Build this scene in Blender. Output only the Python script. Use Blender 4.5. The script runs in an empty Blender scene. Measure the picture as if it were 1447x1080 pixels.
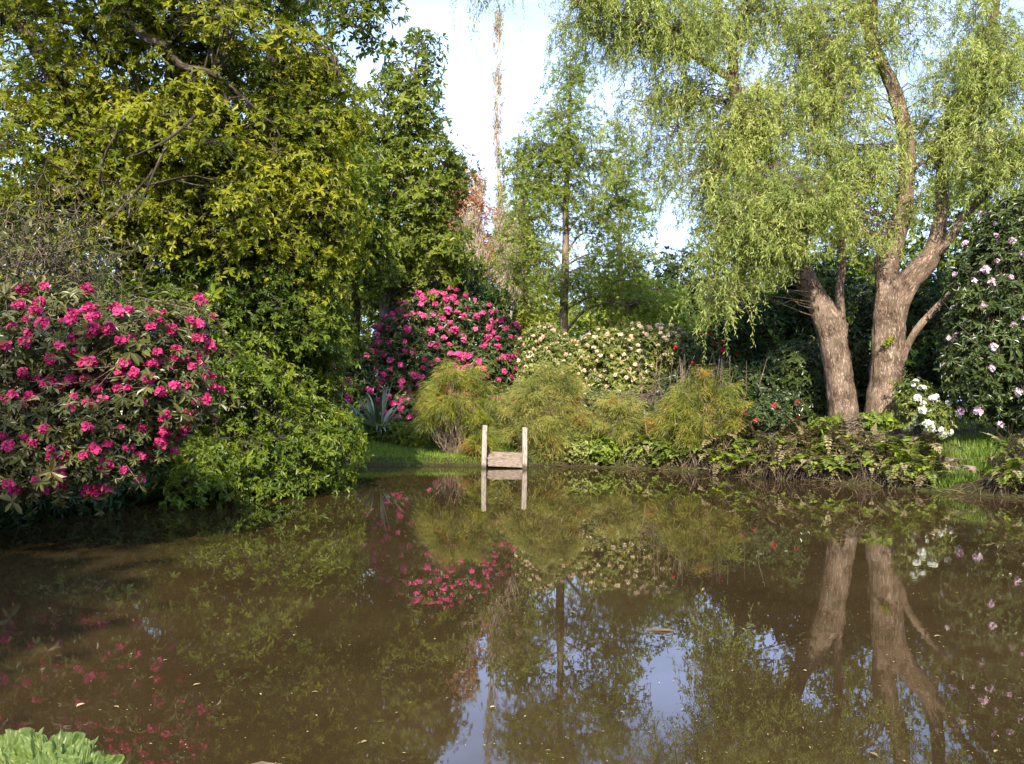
import bpy, math
import numpy as np
from mathutils import Matrix, Vector
R = math.radians
rng = np.random.default_rng(7)
sc = bpy.context.scene
col = sc.collection

# ------------------------------------------------------------------ camera
CAMH, FPX, CX, CY = 1.8, 1300.0, 723.5, 540.0
PITCH, ROLL = R(0.97), R(0.8)
Fv = np.array([0, math.cos(PITCH), math.sin(PITCH)])
R0 = np.array([1.0, 0, 0]); U0 = np.array([0, -math.sin(PITCH), math.cos(PITCH)])
Rv = R0 * math.cos(ROLL) + U0 * math.sin(ROLL)
Uv = U0 * math.cos(ROLL) - R0 * math.sin(ROLL)
cam_d = bpy.data.cameras.new("camera"); cam = bpy.data.objects.new("camera", cam_d); col.objects.link(cam)
cam_d.sensor_width = 36; cam_d.lens = FPX / 1447 * 36; cam_d.clip_end = 2000; cam_d.clip_start = 0.05
M = Matrix.Identity(4)
for i in range(3):
    M[i][0] = Rv[i]; M[i][1] = Uv[i]; M[i][2] = -Fv[i]
M[2][3] = CAMH
cam.matrix_world = M
sc.camera = cam

def W(px, py, D):
    """world point seen at photo pixel px,py standing D metres away"""
    r = Fv + Rv * (px - CX) / FPX - Uv * (py - CY) / FPX
    return np.array([0, 0, CAMH]) + r * (D / r[1])

# ------------------------------------------------------------------ world, sun, exposure
SUN_AZ, SUN_EL = R(-176), R(39)          # azimuth from +Y towards +X : behind the camera, to the left
tosun = Vector((math.sin(SUN_AZ) * math.cos(SUN_EL), math.cos(SUN_AZ) * math.cos(SUN_EL), math.sin(SUN_EL)))
world = bpy.data.worlds.new("World"); sc.world = world; world.use_nodes = True
nt = world.node_tree; nt.nodes.clear()
sky = nt.nodes.new("ShaderNodeTexSky"); sky.sky_type = 'NISHITA'; sky.sun_disc = False
sky.sun_elevation = SUN_EL; sky.sun_rotation = SUN_AZ % (2 * math.pi)
sky.air_density = 1.2; sky.dust_density = 1.5; sky.ozone_density = 2.0
bg = nt.nodes.new("ShaderNodeBackground"); bg.inputs[1].default_value = 0.12
out = nt.nodes.new("ShaderNodeOutputWorld")
tc = nt.nodes.new("ShaderNodeTexCoord"); mp = nt.nodes.new("ShaderNodeMapping")
mp.inputs['Scale'].default_value = (1, 1, 2.6)
nz = nt.nodes.new("ShaderNodeTexNoise"); nz.inputs['Scale'].default_value = 2.3; nz.inputs['Detail'].default_value = 7; nz.inputs['Roughness'].default_value = 0.55
cr = nt.nodes.new("ShaderNodeValToRGB"); cr.color_ramp.elements[0].position = 0.40; cr.color_ramp.elements[1].position = 0.62
sep = nt.nodes.new("ShaderNodeSeparateXYZ")
lowr = nt.nodes.new("ShaderNodeMapRange"); lowr.inputs['From Min'].default_value = 0.15; lowr.inputs['From Max'].default_value = 0.42
lowr.inputs['To Min'].default_value = 0.75; lowr.inputs['To Max'].default_value = 0.0
mx = nt.nodes.new("ShaderNodeMath"); mx.operation = 'MAXIMUM'
mul = nt.nodes.new("ShaderNodeMath"); mul.operation = 'MULTIPLY'; mul.inputs[1].default_value = 0.85
mix = nt.nodes.new("ShaderNodeMixRGB"); mix.inputs[2].default_value = (5.6, 7.2, 12.2, 1)
L = nt.links.new
L(tc.outputs['Generated'], mp.inputs['Vector']); L(mp.outputs[0], nz.inputs['Vector']); L(nz.outputs[0], cr.inputs[0])
L(tc.outputs['Generated'], sep.inputs[0]); L(sep.outputs[2], lowr.inputs[0])
L(cr.outputs[0], mx.inputs[0]); L(lowr.outputs[0], mx.inputs[1]); L(mx.outputs[0], mul.inputs[0])
L(mul.outputs[0], mix.inputs[0]); L(sky.outputs[0], mix.inputs[1]); L(mix.outputs[0], bg.inputs[0]); L(bg.outputs[0], out.inputs[0])
sd = bpy.data.lights.new("sun", 'SUN'); sd.energy = 4.8; sd.angle = R(0.6); sd.color = (1.0, 0.91, 0.74)
so = bpy.data.objects.new("sun", sd); col.objects.link(so)
so.rotation_euler = tosun.to_track_quat('Z', 'Y').to_euler(); so.location = (0, 0, 40)
sc.view_settings.view_transform = 'Standard'; sc.view_settings.look = 'None'
sc.view_settings.gamma = 1; sc.view_settings.exposure = 1.05
sc.cycles.max_bounces = 8; sc.cycles.diffuse_bounces = 3; sc.cycles.glossy_bounces = 3; sc.cycles.transmission_bounces = 6
sc.cycles.transparent_max_bounces = 8; sc.cycles.caustics_reflective = False; sc.cycles.caustics_refractive = False

# ------------------------------------------------------------------ materials
def newmat(name):
    m = bpy.data.materials.new(name); m.use_nodes = True
    m.node_tree.nodes.clear()
    return m, m.node_tree.nodes, m.node_tree.links.new

def ramp(n, cols, pos=None):
    r = n.new("ShaderNodeValToRGB"); e = r.color_ramp.elements
    while len(e) < len(cols): e.new(0.5)
    for i, c in enumerate(cols):
        e[i].position = pos[i] if pos else i / (len(cols) - 1)
        e[i].color = (*c, 1)
    return r

def leaf_mat(name, cols, trans=0.38, rough=0.42, spec=0.35, patch=0.55, patch_scale=0.9, tgain=(1.25, 1.25, 0.55)):
    m, n, l = newmat(name)
    at = n.new("ShaderNodeAttribute"); at.attribute_name = 'rnd'
    tcn = n.new("ShaderNodeTexCoord"); no = n.new("ShaderNodeTexNoise"); no.inputs['Scale'].default_value = patch_scale; no.inputs['Detail'].default_value = 2
    mr = n.new("ShaderNodeMapRange"); mr.inputs['From Min'].default_value = 0.3; mr.inputs['From Max'].default_value = 0.7
    mr.inputs['To Min'].default_value = -patch / 2; mr.inputs['To Max'].default_value = patch / 2
    ad = n.new("ShaderNodeMath"); ad.operation = 'ADD'; ad.use_clamp = True
    r = ramp(n, cols)
    l(tcn.outputs['Object'], no.inputs['Vector']); l(no.outputs[0], mr.inputs[0]); l(mr.outputs[0], ad.inputs[0]); l(at.outputs['Fac'], ad.inputs[1]); l(ad.outputs[0], r.inputs[0])
    p = n.new("ShaderNodeBsdfPrincipled"); p.inputs['Roughness'].default_value = rough; p.inputs['Specular IOR Level'].default_value = spec
    t = n.new("ShaderNodeBsdfTranslucent")
    mg = n.new("ShaderNodeMixRGB"); mg.blend_type = 'MULTIPLY'; mg.inputs[0].default_value = 1; mg.inputs[2].default_value = (*tgain, 1)
    ms = n.new("ShaderNodeMixShader"); ms.inputs[0].default_value = trans; o = n.new("ShaderNodeOutputMaterial")
    l(r.outputs[0], p.inputs['Base Color']); l(r.outputs[0], mg.inputs[1]); l(mg.outputs[0], t.inputs[0])
    l(p.outputs[0], ms.inputs[1]); l(t.outputs[0], ms.inputs[2]); l(ms.outputs[0], o.inputs[0])
    return m

def bark_mat(name, c1, c2, c3, scale=9.0, bump=0.6, stretch=0.16, moss=None):
    m, n, l = newmat(name)
    at = n.new("ShaderNodeAttribute"); at.attribute_name = 'bark'
    mp_ = n.new("ShaderNodeMapping"); mp_.inputs['Scale'].default_value = (1, 1, stretch)
    no = n.new("ShaderNodeTexNoise"); no.inputs['Scale'].default_value = scale; no.inputs['Detail'].default_value = 6; no.inputs['Roughness'].default_value = 0.62; no.inputs['Distortion'].default_value = 1.4
    vo = n.new("ShaderNodeTexVoronoi"); vo.feature = 'DISTANCE_TO_EDGE'; vo.inputs['Scale'].default_value = scale * 1.6
    n2 = n.new("ShaderNodeTexNoise"); n2.inputs['Scale'].default_value = 2.6; n2.inputs['Detail'].default_value = 7
    l(at.outputs['Vector'], mp_.inputs[0]); l(mp_.outputs[0], no.inputs['Vector']); wn = n.new('ShaderNodeMixRGB'); wn.blend_type = 'ADD'; wn.inputs[0].default_value = .16; l(mp_.outputs[0], wn.inputs[1]); l(no.outputs[1], wn.inputs[2]); l(wn.outputs[0], vo.inputs['Vector']); l(at.outputs['Vector'], n2.inputs['Vector'])
    vr = n.new("ShaderNodeMapRange"); vr.inputs['From Max'].default_value = 0.22
    l(vo.outputs['Distance'], vr.inputs[0])
    a = n.new("ShaderNodeMath"); a.operation = 'MULTIPLY'
    vs = n.new('ShaderNodeMath'); vs.operation = 'MULTIPLY_ADD'; vs.inputs[1].default_value = .62; vs.inputs[2].default_value = .38; l(vr.outputs[0], vs.inputs[0]); l(no.outputs[0], a.inputs[0]); l(vs.outputs[0], a.inputs[1])
    ad = n.new("ShaderNodeMath"); ad.operation = 'ADD'; l(a.outputs[0], ad.inputs[0])
    sm = n.new("ShaderNodeMath"); sm.operation = 'MULTIPLY_ADD'; sm.inputs[1].default_value = 0.9; sm.inputs[2].default_value = -0.43
    l(n2.outputs[0], sm.inputs[0]); l(sm.outputs[0], ad.inputs[1])
    r = ramp(n, [c1, c2, c3], [0.10, 0.36, 0.62]); l(ad.outputs[0], r.inputs[0])
    p = n.new("ShaderNodeBsdfPrincipled"); p.inputs['Roughness'].default_value = 0.9; p.inputs['Specular IOR Level'].default_value = 0.15
    b = n.new("ShaderNodeBump"); b.inputs['Strength'].default_value = bump; b.inputs['Distance'].default_value = 0.04
    l(a.outputs[0], b.inputs['Height']); l(b.outputs[0], p.inputs['Normal'])
    src = r.outputs[0]
    if moss:
        tcn = n.new("ShaderNodeTexCoord"); n3 = n.new("ShaderNodeTexNoise"); n3.inputs['Scale'].default_value = 3.5; n3.inputs['Detail'].default_value = 5
        l(tcn.outputs['Object'], n3.inputs['Vector'])
        rr = n.new("ShaderNodeMapRange"); rr.inputs['From Min'].default_value = 0.55; rr.inputs['From Max'].default_value = 0.7; l(n3.outputs[0], rr.inputs[0])
        mm = n.new("ShaderNodeMixRGB"); mm.inputs[2].default_value = (*moss, 1); l(rr.outputs[0], mm.inputs[0]); l(src, mm.inputs[1]); src = mm.outputs[0]
    l(src, p.inputs['Base Color'])
    o = n.new("ShaderNodeOutputMaterial"); l(p.outputs[0], o.inputs[0])
    return m

def petal_mat(name, c1, c2, trans=0.3, objvar=0.5):
    m, n, l = newmat(name)
    at = n.new("ShaderNodeAttribute"); at.attribute_name = 'rnd'
    oi = n.new("ShaderNodeObjectInfo")
    ma = n.new("ShaderNodeMath"); ma.operation = 'MULTIPLY_ADD'; ma.inputs[1].default_value = objvar; ma.inputs[2].default_value = -objvar / 2
    ad = n.new("ShaderNodeMath"); ad.operation = 'ADD'; ad.use_clamp = True
    l(oi.outputs['Random'], ma.inputs[0]); l(ma.outputs[0], ad.inputs[0]); l(at.outputs['Fac'], ad.inputs[1])
    r = ramp(n, [c1, c2]); l(ad.outputs[0], r.inputs[0])
    p = n.new("ShaderNodeBsdfPrincipled"); p.inputs['Roughness'].default_value = 0.6; p.inputs['Specular IOR Level'].default_value = 0.2
    t = n.new("ShaderNodeBsdfTranslucent"); ms = n.new("ShaderNodeMixShader"); ms.inputs[0].default_value = trans; o = n.new("ShaderNodeOutputMaterial")
    l(r.outputs[0], p.inputs['Base Color']); l(r.outputs[0], t.inputs[0]); l(p.outputs[0], ms.inputs[1]); l(t.outputs[0], ms.inputs[2]); l(ms.outputs[0], o.inputs[0])
    return m

MAT = {
 'oak': leaf_mat('yellow_green_leaf', [(0.08, 0.12, 0.010), (0.25, 0.275, 0.02), (0.46, 0.44, 0.035)], trans=0.5),
 'oaklow': leaf_mat('mid_green_leaf', [(0.045, 0.08, 0.010), (0.12, 0.175, 0.015), (0.24, 0.28, 0.025)], trans=0.38),
 'green': leaf_mat('fresh_green_leaf', [(0.07, 0.105, 0.012), (0.17, 0.215, 0.025), (0.31, 0.33, 0.05)], trans=0.42),
 'lacy': leaf_mat('lacy_green_leaf', [(0.14, 0.195, 0.03), (0.25, 0.32, 0.05), (0.40, 0.46, 0.10)], trans=0.52),
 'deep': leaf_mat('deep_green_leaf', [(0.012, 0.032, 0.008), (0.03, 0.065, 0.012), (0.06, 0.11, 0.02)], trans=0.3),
 'lime': leaf_mat('yellow_lime_leaf', [(0.15, 0.19, 0.02), (0.28, 0.31, 0.035), (0.42, 0.42, 0.07)], trans=0.45),
 'russet': leaf_mat('russet_leaf', [(0.20, 0.12, 0.05), (0.46, 0.24, 0.13), (0.58, 0.37, 0.22)], trans=0.45, tgain=(1.2, .95, .7)),
 'poplar': leaf_mat('pale_poplar_leaf', [(0.40, 0.30, 0.2), (0.5, 0.42, 0.27), (0.52, 0.5, 0.33)], trans=0.4),
 'willow': leaf_mat('willow_leaf', [(0.17, 0.22, 0.05), (0.37, 0.43, 0.12), (0.60, 0.62, 0.24)], trans=0.42, patch_scale=0.7, patch=.5),
 'rhodo': leaf_mat('rhododendron_leaf', [(0.025, 0.045, 0.012), (0.065, 0.095, 0.022), (0.13, 0.16, 0.05)], trans=0.15, rough=0.33, spec=0.5),
 'rhodoo': leaf_mat('olive_rhododendron_leaf', [(0.045, 0.052, 0.014), (0.095, 0.105, 0.028), (0.20, 0.18, 0.06)], trans=0.2, rough=0.35, spec=0.45),
 'rhodoy': leaf_mat('pale_rhododendron_leaf', [(0.07, 0.10, 0.02), (0.19, 0.22, 0.045), (0.38, 0.37, 0.12)], trans=0.25, rough=0.35, spec=0.45),
 'rest': leaf_mat('restio_green', [(0.11, 0.145, 0.022), (0.24, 0.265, 0.045), (0.43, 0.36, 0.07)], trans=0.35, patch_scale=2.0),
 'restg': leaf_mat('restio_greyish', [(0.13, 0.155, 0.035), (0.29, 0.30, 0.07), (0.46, 0.40, 0.11)], trans=0.35, patch_scale=2.0),
 'resto': leaf_mat('restio_orange', [(0.32, 0.16, 0.03), (0.45, 0.22, 0.05), (0.5, 0.32, 0.08)], trans=0.35),
 'flax': leaf_mat('flax_leaf', [(0.06, 0.08, 0.04), (0.18, 0.22, 0.13), (0.40, 0.42, 0.28)], trans=0.1, rough=0.35, spec=.5),
 'fern': leaf_mat('fern_green', [(0.08, 0.12, 0.018), (0.19, 0.25, 0.035), (0.36, 0.42, 0.06)], trans=0.4, patch_scale=2),
 'dead': leaf_mat('dead_frond', [(0.07, 0.058, 0.025), (0.17, 0.14, 0.062), (0.28, 0.235, 0.11)], trans=0.2, patch_scale=3, tgain=(1, .9, .7)),
 'root': leaf_mat('root_mat', [(0.05, 0.03, 0.022), (0.14, 0.09, 0.065), (0.25, 0.17, 0.12)], trans=0.05, patch_scale=3, tgain=(1, .9, .7)),
 'grass': leaf_mat('grass_blade', [(0.08, 0.14, 0.015), (0.17, 0.26, 0.03), (0.28, 0.35, 0.05)], trans=0.35, patch_scale=1.5),
 'grassb': leaf_mat('bright_grass_blade', [(0.08, 0.14, 0.02), (0.14, 0.22, 0.03), (0.25, 0.32, 0.06)], trans=0.4, patch_scale=1.5),
 'gunn': leaf_mat('big_leaf', [(0.06, 0.10, 0.02), (0.125, 0.18, 0.04), (0.21, 0.26, 0.07)], trans=0.3, patch_scale=6, patch=.5),
 'float': leaf_mat('fallen_leaf', [(0.12, 0.08, 0.035), (0.26, 0.19, 0.08), (0.40, 0.33, 0.17)], trans=0.0, patch_scale=6, patch=.3),
 'wb': bark_mat('willow_bark', (0.05, 0.032, 0.022), (0.235, 0.160, 0.112), (0.45, 0.335, 0.25), scale=15, bump=1.0, stretch=.22, moss=(.16, .13, .075)),
 'db': bark_mat('dark_bark', (0.015, 0.012, 0.009), (0.05, 0.038, 0.028), (0.13, 0.10, 0.07), moss=(0.06, 0.07, 0.015)),
 'gb': bark_mat('grey_bark', (0.07, 0.05, 0.035), (0.16, 0.12, 0.085), (0.27, 0.21, 0.16)),
 'tb': bark_mat('tan_twig', (0.10, 0.07, 0.05), (0.24, 0.17, 0.125), (0.38, 0.29, 0.22)),
 'wtw': bark_mat('willow_shoot', (0.08, 0.08, 0.03), (0.17, 0.17, 0.05), (0.25, 0.22, 0.08)),
 'pb': bark_mat('pale_poplar_bark', (0.25, 0.2, 0.15), (0.42, 0.34, 0.27), (0.55, 0.46, 0.38)),
 'pink': petal_mat('magenta_petal', (0.34, 0.008, 0.075), (0.76, 0.09, 0.27)),
 'rose': petal_mat('rose_petal', (0.58, 0.025, 0.19), (0.92, 0.20, 0.44)),
 'pale': petal_mat('pale_pink_petal', (0.75, 0.42, 0.60), (0.88, 0.72, 0.80)),
 'cream': petal_mat('cream_petal', (0.78, 0.50, 0.36), (0.88, 0.78, 0.58)),
 'white': petal_mat('white_petal', (0.80, 0.82, 0.74), (0.88, 0.88, 0.84), objvar=.2),
 'red': petal_mat('red_petal', (0.45, 0.01, 0.03), (0.65, 0.03, 0.07)),
 'coral': petal_mat('coral_petal', (0.45, 0.06, 0.06), (0.60, 0.14, 0.12)),
}

# ------------------------------------------------------------------ mesh helpers
def unit(v):
    v = np.asarray(v, float); return v / np.maximum(np.linalg.norm(v, axis=-1, keepdims=True), 1e-9)

class MB:
    def __init__(s): s.v = []; s.q = []; s.a = []; s.b = []; s.n = 0; s.hasb = False
    def add(s, V, Q, A=None, B=None):
        V = np.asarray(V, float).reshape(-1, 3); Q = np.asarray(Q, np.int64).reshape(-1, 4)
        s.v.append(V); s.q.append(Q + s.n); s.n += len(V)
        s.a.append(np.full(len(Q), 0.5) if A is None else np.asarray(A, float).ravel())
        if B is not None: s.hasb = True
        s.b.append(np.zeros_like(V) if B is None else B)
    def mesh(s, name, mat, smooth=False):
        V = np.concatenate(s.v).astype(np.float32); Q = np.concatenate(s.q).astype(np.int32); A = np.concatenate(s.a).astype(np.float32)
        me = bpy.data.meshes.new(name)
        me.vertices.add(len(V)); me.vertices.foreach_set('co', V.ravel())
        me.loops.add(Q.size); me.loops.foreach_set('vertex_index', Q.ravel())
        me.polygons.add(len(Q)); me.polygons.foreach_set('loop_start', np.arange(0, Q.size, 4, dtype=np.int32))
        at = me.attributes.new('rnd', 'FLOAT', 'FACE'); at.data.foreach_set('value', A)
        if s.hasb:
            ab = me.attributes.new('bark', 'FLOAT_VECTOR', 'POINT'); ab.data.foreach_set('vector', np.concatenate(s.b).astype(np.float32).ravel())
        me.update(calc_edges=True)
        me.polygons.foreach_set('use_smooth', np.full(len(Q), smooth))
        me.materials.append(mat)
        return me
    def build(s, name, mat, parent=None, smooth=False):
        o = bpy.data.objects.new(name, s.mesh(name, mat, smooth)); col.objects.link(o)
        if parent: o.parent = parent; 
        return o

def tag(o, label=None, cat=None, group=None, kind=None):
    if label: o['label'] = label
    if cat: o['category'] = cat
    if group: o['group'] = group
    if kind: o['kind'] = kind
    return o

def thing(name, label, cat, loc, group=None):
    o = bpy.data.objects.new(name, None); col.objects.link(o); o.location = tuple(float(c) for c in loc); o.empty_display_size = 0.2
    return tag(o, label, cat, group)

def copy_tree(o, parent=None):
    c = o.copy(); col.objects.link(c); c.parent = parent
    for ch in list(o.children): copy_tree(ch, c)
    return c

DIAM = (np.array([(0, 0, 0), (.42, .5, .04), (1, 0, -.12), (.42, -.5, .04)]), np.array([(0, 3, 2, 1)]))
OVAL = (np.array([(0, 0, 0), (.34, .40, .05), (.74, .42, .02), (1, 0, -.16), (.74, -.42, .02), (.34, -.40, .05)]), np.array([(0, 5, 4, 3), (0, 3, 2, 1)]))
BLADE = (np.array([(0, .5, 0), (0, -.5, 0), (.5, .38, .16), (.5, -.38, .16), (1, .06, 0), (1, -.06, 0)]), np.array([(0, 1, 3, 2), (2, 3, 5, 4)]))

def leaves(mb, P, T, N, Ln, Wd, tpl=DIAM, rnd=None):
    n = len(P)
    if n == 0: return
    T = unit(T); N = unit(N - T * np.sum(N * T, axis=1, keepdims=True)); B = np.cross(N, T)
    tv, tq = tpl; k = len(tv)
    Ln = np.broadcast_to(Ln, (n,)); Wd = np.broadcast_to(Wd, (n,))
    V = (P[:, None, :] + T[:, None, :] * (tv[None, :, 0, None] * Ln[:, None, None]) + B[:, None, :] * (tv[None, :, 1, None] * Wd[:, None, None])
         + N[:, None, :] * (tv[None, :, 2, None] * Ln[:, None, None]))
    Q = tq[None] + (np.arange(n) * k)[:, None, None]
    if rnd is None: rnd = rng.random(n)
    mb.add(V, Q, np.repeat(rnd, len(tq)))

def perp(A):
    A = unit(A); h = np.where(np.abs(A[:, 2:3]) > 0.9, np.array([[1., 0, 0]]), np.array([[0, 0, 1.]]))
    u = unit(np.cross(A, h)); return u, np.cross(A, u)

def rosettes(mb, C, A, k, Ln, Wd, open_=1.1, droop=0.25, tpl=OVAL, jit=0.3, rnd=None):
    """k leaves fanned round each axis A at centre C"""
    n = len(C)
    if n == 0: return
    A = unit(A); u, v = perp(A)
    ph = rng.random(n)[:, None] * 6.283 + np.arange(k)[None] * 6.283 / k + rng.normal(0, jit, (n, k))
    op = open_ + rng.normal(0, .25, (n, 1)) + rng.normal(0, .3, (n, k))
    T = A[:, None] * np.cos(op)[..., None] + (u[:, None] * np.cos(ph)[..., None] + v[:, None] * np.sin(ph)[..., None]) * np.sin(op)[..., None]
    T[..., 2] -= droop * (0.6 + .8 * rng.random((n, k)))
    Nn = np.repeat(A[:, None], k, 1) + rng.normal(0, .28, (n, k, 3))
    sz = (0.65 + .5 * rng.random((n, k))) * rng.lognormal(0, .22, (n, 1))
    base = rng.random(n) if rnd is None else rnd
    rr = np.clip(base[:, None] * .75 + .25 * rng.random((n, k)), 0, 1)
    leaves(mb, np.repeat(C[:, None], k, 1).reshape(-1, 3), T.reshape(-1, 3), Nn.reshape(-1, 3), (Ln * sz).ravel(), (Wd * sz).ravel(), tpl, rr.ravel())

def smooth_path(pts, rad, per=4):
    pts = np.asarray(pts, float); rad = np.asarray(rad, float); P = []; Rr = []
    n = len(pts); ext = np.vstack([2 * pts[0] - pts[1], pts, 2 * pts[-1] - pts[-2]])
    for i in range(n - 1):
        p0, p1, p2, p3 = ext[i:i + 4]
        for j in range(per):
            t = j / per
            P.append(.5 * ((2 * p1) + (-p0 + p2) * t + (2 * p0 - 5 * p1 + 4 * p2 - p3) * t * t + (-p0 + 3 * p1 - 3 * p2 + p3) * t ** 3)); Rr.append(rad[i] * (1 - t) + rad[i + 1] * t)
    P.append(pts[-1]); Rr.append(rad[-1])
    return np.array(P), np.array(Rr)

def tube(mb, pts, rad, sides=8, rough=0.0, per=4, furrow=0):
    P, r = smooth_path(pts, rad, per) if per else (np.asarray(pts, float), np.asarray(rad, float))
    n = len(P); T = unit(np.gradient(P, axis=0)); u = perp(T[:1])[0][0]
    al = np.concatenate([[0], np.cumsum(np.linalg.norm(np.diff(P, axis=0), axis=1))])
    a = np.arange(sides) * 6.283185 / sides; V = []; B = []
    off = rng.random(3) * 20; ph = rng.random(4) * 6.28
    for i in range(n):
        u = unit(u - T[i] * np.dot(u, T[i])); w = np.cross(T[i], u)
        rr = r[i] * (1 + rough * (np.sin(a * 3 + ph[0] + al[i] * 1.3) * .5 + np.sin(a * 2 + ph[1] - al[i] * 2.1) * .5 + rng.normal(0, .35, sides)))
        if furrow: rr += r[i] * furrow * np.abs(np.sin(a * 7 + ph[2] + .8 * np.sin(al[i] * 2 + ph[3])))
        V.append(P[i] + np.outer(np.cos(a) * rr, u) + np.outer(np.sin(a) * rr, w))
        B.append(np.stack([np.cos(a) * r[i] + off[0], np.sin(a) * r[i] + off[1], np.full(sides, al[i] + off[2])], 1))
    V = np.vstack(V + [P[-1:] + T[-1:] * r[-1] * .5]); B = np.vstack(B + [B[-1][:1]])
    i, j = np.meshgrid(np.arange(n - 1), np.arange(sides), indexing='ij'); j2 = (j + 1) % sides
    Q = np.stack([i * sides + j, i * sides + j2, (i + 1) * sides + j2, (i + 1) * sides + j], -1).reshape(-1, 4)
    jj = np.arange(0, sides - 1, 2); c = n * sides; b0 = (n - 1) * sides
    cap = np.stack([np.full(len(jj), c), b0 + jj, b0 + jj + 1, b0 + (jj + 2) % sides], -1)
    mb.add(V, np.vstack([Q, cap]), None, B)
    return P

def twigs(mb, A, Bp, r0, r1, sag=0.12, seg=3, sides=3):
    n = len(A)
    if n == 0: return
    t = np.linspace(0, 1, seg + 1); ln = np.linalg.norm(Bp - A, axis=1)
    P = A[:, None] * (1 - t)[None, :, None] + Bp[:, None] * t[None, :, None]
    P[:, :, 2] += (np.sin(t * np.pi)[None] * (sag * ln * (.5 + rng.random(n)))[:, None])
    P[:, 1:-1] += rng.normal(0, .05, (n, seg - 1, 3)) * ln[:, None, None]
    D = unit(Bp - A); u, w = perp(D); a = np.arange(sides) * 6.283 / sides
    r0 = np.broadcast_to(r0, (n,)); r1 = np.broadcast_to(r1, (n,))
    rr = r0[:, None] * (1 - t) + r1[:, None] * t
    off = np.cos(a)[None, :, None] * u[:, None] + np.sin(a)[None, :, None] * w[:, None]
    V = P[:, :, None] + off[:, None] * rr[..., None, None]
    i, j = np.meshgrid(np.arange(seg), np.arange(sides), indexing='ij'); j2 = (j + 1) % sides
    q = np.stack([i * sides + j, i * sides + j2, (i + 1) * sides + j2, (i + 1) * sides + j], -1).reshape(-1, 4)
    Q = q[None] + (np.arange(n) * (seg + 1) * sides)[:, None, None]
    Bc = V.copy().reshape(-1, 3)
    mb.add(V, Q, None, Bc)

def in_ellipsoid(n, c, r, shell=0.45):
    d = unit(rng.normal(0, 1, (n, 3))); rad = rng.random(n) ** shell
    return np.asarray(c) + d * rad[:, None] * np.asarray(r), d

# ------------------------------------------------------------------ terrain and pond
SH = np.array([(9.8, 17.6), (12.5, 15.5), (14, 11), (13, 5), (8, 2.2), (3, 1.9), (0, 2.4), (-1.6, 3.3), (-2.8, 3.2), (-5, 2.2), (-7.6, 3.8),
      (-7.6, 8.5), (-7.0, 12), (-6.2, 15), (-5.2, 17.5), (-4.7, 20), (-4.4, 22), (-3.7, 23.5), (-1.7, 23.9), (-0.2, 24.0), (2.2, 24.2), (4.5, 23.2), (6.5, 21.0), (8.1, 19.4)])
def catmull(P, per=5):
    n = len(P); o = []
    for i in range(n):
        p0, p1, p2, p3 = P[i - 1], P[i], P[(i + 1) % n], P[(i + 2) % n]
        for j in range(per):
            t = j / per
            o.append(.5 * ((2 * p1) + (-p0 + p2) * t + (2 * p0 - 5 * p1 + 4 * p2 - p3) * t * t + (-p0 + 3 * p1 - 3 * p2 + p3) * t ** 3))
    return np.array(o)
SHS = catmull(SH)
def sdist(X, Y):
    """signed distance to the shoreline, positive on land"""
    P = np.stack([np.ravel(X), np.ravel(Y)], 1).astype(float)
    A = SHS; B = np.roll(SHS, -1, 0); best = np.full(len(P), 1e9); ins = np.zeros(len(P), bool)
    for a, b in zip(A, B):
        ab = b - a; t = np.clip(((P - a) @ ab) / (ab @ ab), 0, 1); d = np.linalg.norm(P - (a + t[:, None] * ab), axis=1)
        best = np.minimum(best, d)
        c = ((a[1] > P[:, 1]) != (b[1] > P[:, 1]))
        xx = (b[0] - a[0]) * (P[:, 1] - a[1]) / (b[1] - a[1] + 1e-12) + a[0]
        ins ^= c & (P[:, 0] < xx)
    return np.where(ins, -best, best).reshape(np.shape(X))
def gh(X, Y):
    X = np.asarray(X, float); Y = np.asarray(Y, float)
    d = sdist(X, Y)
    land = 0.16 * np.clip(d / 0.3, 0, 1) + 0.10 * np.clip(d, 0, 9) + 0.004 * np.clip(d - 9, 0, 60)
    rb = np.clip((X - 3.5) / 3, 0, 1) * np.clip((Y - 12) / 4, 0, 1)
    land += rb * 0.07 * np.clip(d - .3, 0, 5)
    near = np.clip((6 - Y) / 3, 0, 1); land = land * (1 - near) + near * (0.16 * np.clip(d / .5, 0, 1) + 0.03 * np.clip(d, 0, 10))
    land += 0.03 * np.sin(X * 1.7 + Y * .6) * np.sin(Y * 1.3) * np.clip(d, 0, 1)
    bed = -0.9 * np.clip(-d / 1.5, 0, 1)
    return np.where(d > 0, land, bed)
def g(x, y): return float(gh(np.array([x]), np.array([y]))[0])

def grid_coords(a, b, s, far, nfar=16):
    core = np.arange(a, b + 1e-6, s); ex = (np.geomspace(1, far, nfar))
    return np.concatenate([a - ex[::-1], core, b + ex])
gx = grid_coords(-18, 18, 0.22, 320); gy = grid_coords(-6, 42, 0.25, 320)
GX, GY = np.meshgrid(gx, gy, indexing='ij'); GZ = gh(GX, GY)
m = MB(); nx, ny = GX.shape
i, j = np.meshgrid(np.arange(nx - 1), np.arange(ny - 1), indexing='ij')
m.add(np.stack([GX, GY, GZ], -1), np.stack([i * ny + j, (i + 1) * ny + j, (i + 1) * ny + j + 1, i * ny + j + 1], -1))
gm, n, l = newmat('ground_soil_and_grass')
tcn = n.new("ShaderNodeTexCoord"); n1 = n.new("ShaderNodeTexNoise"); n1.inputs['Scale'].default_value = 0.5; n1.inputs['Detail'].default_value = 5
n2 = n.new("ShaderNodeTexNoise"); n2.inputs['Scale'].default_value = 18; n2.inputs['Detail'].default_value = 5
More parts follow.
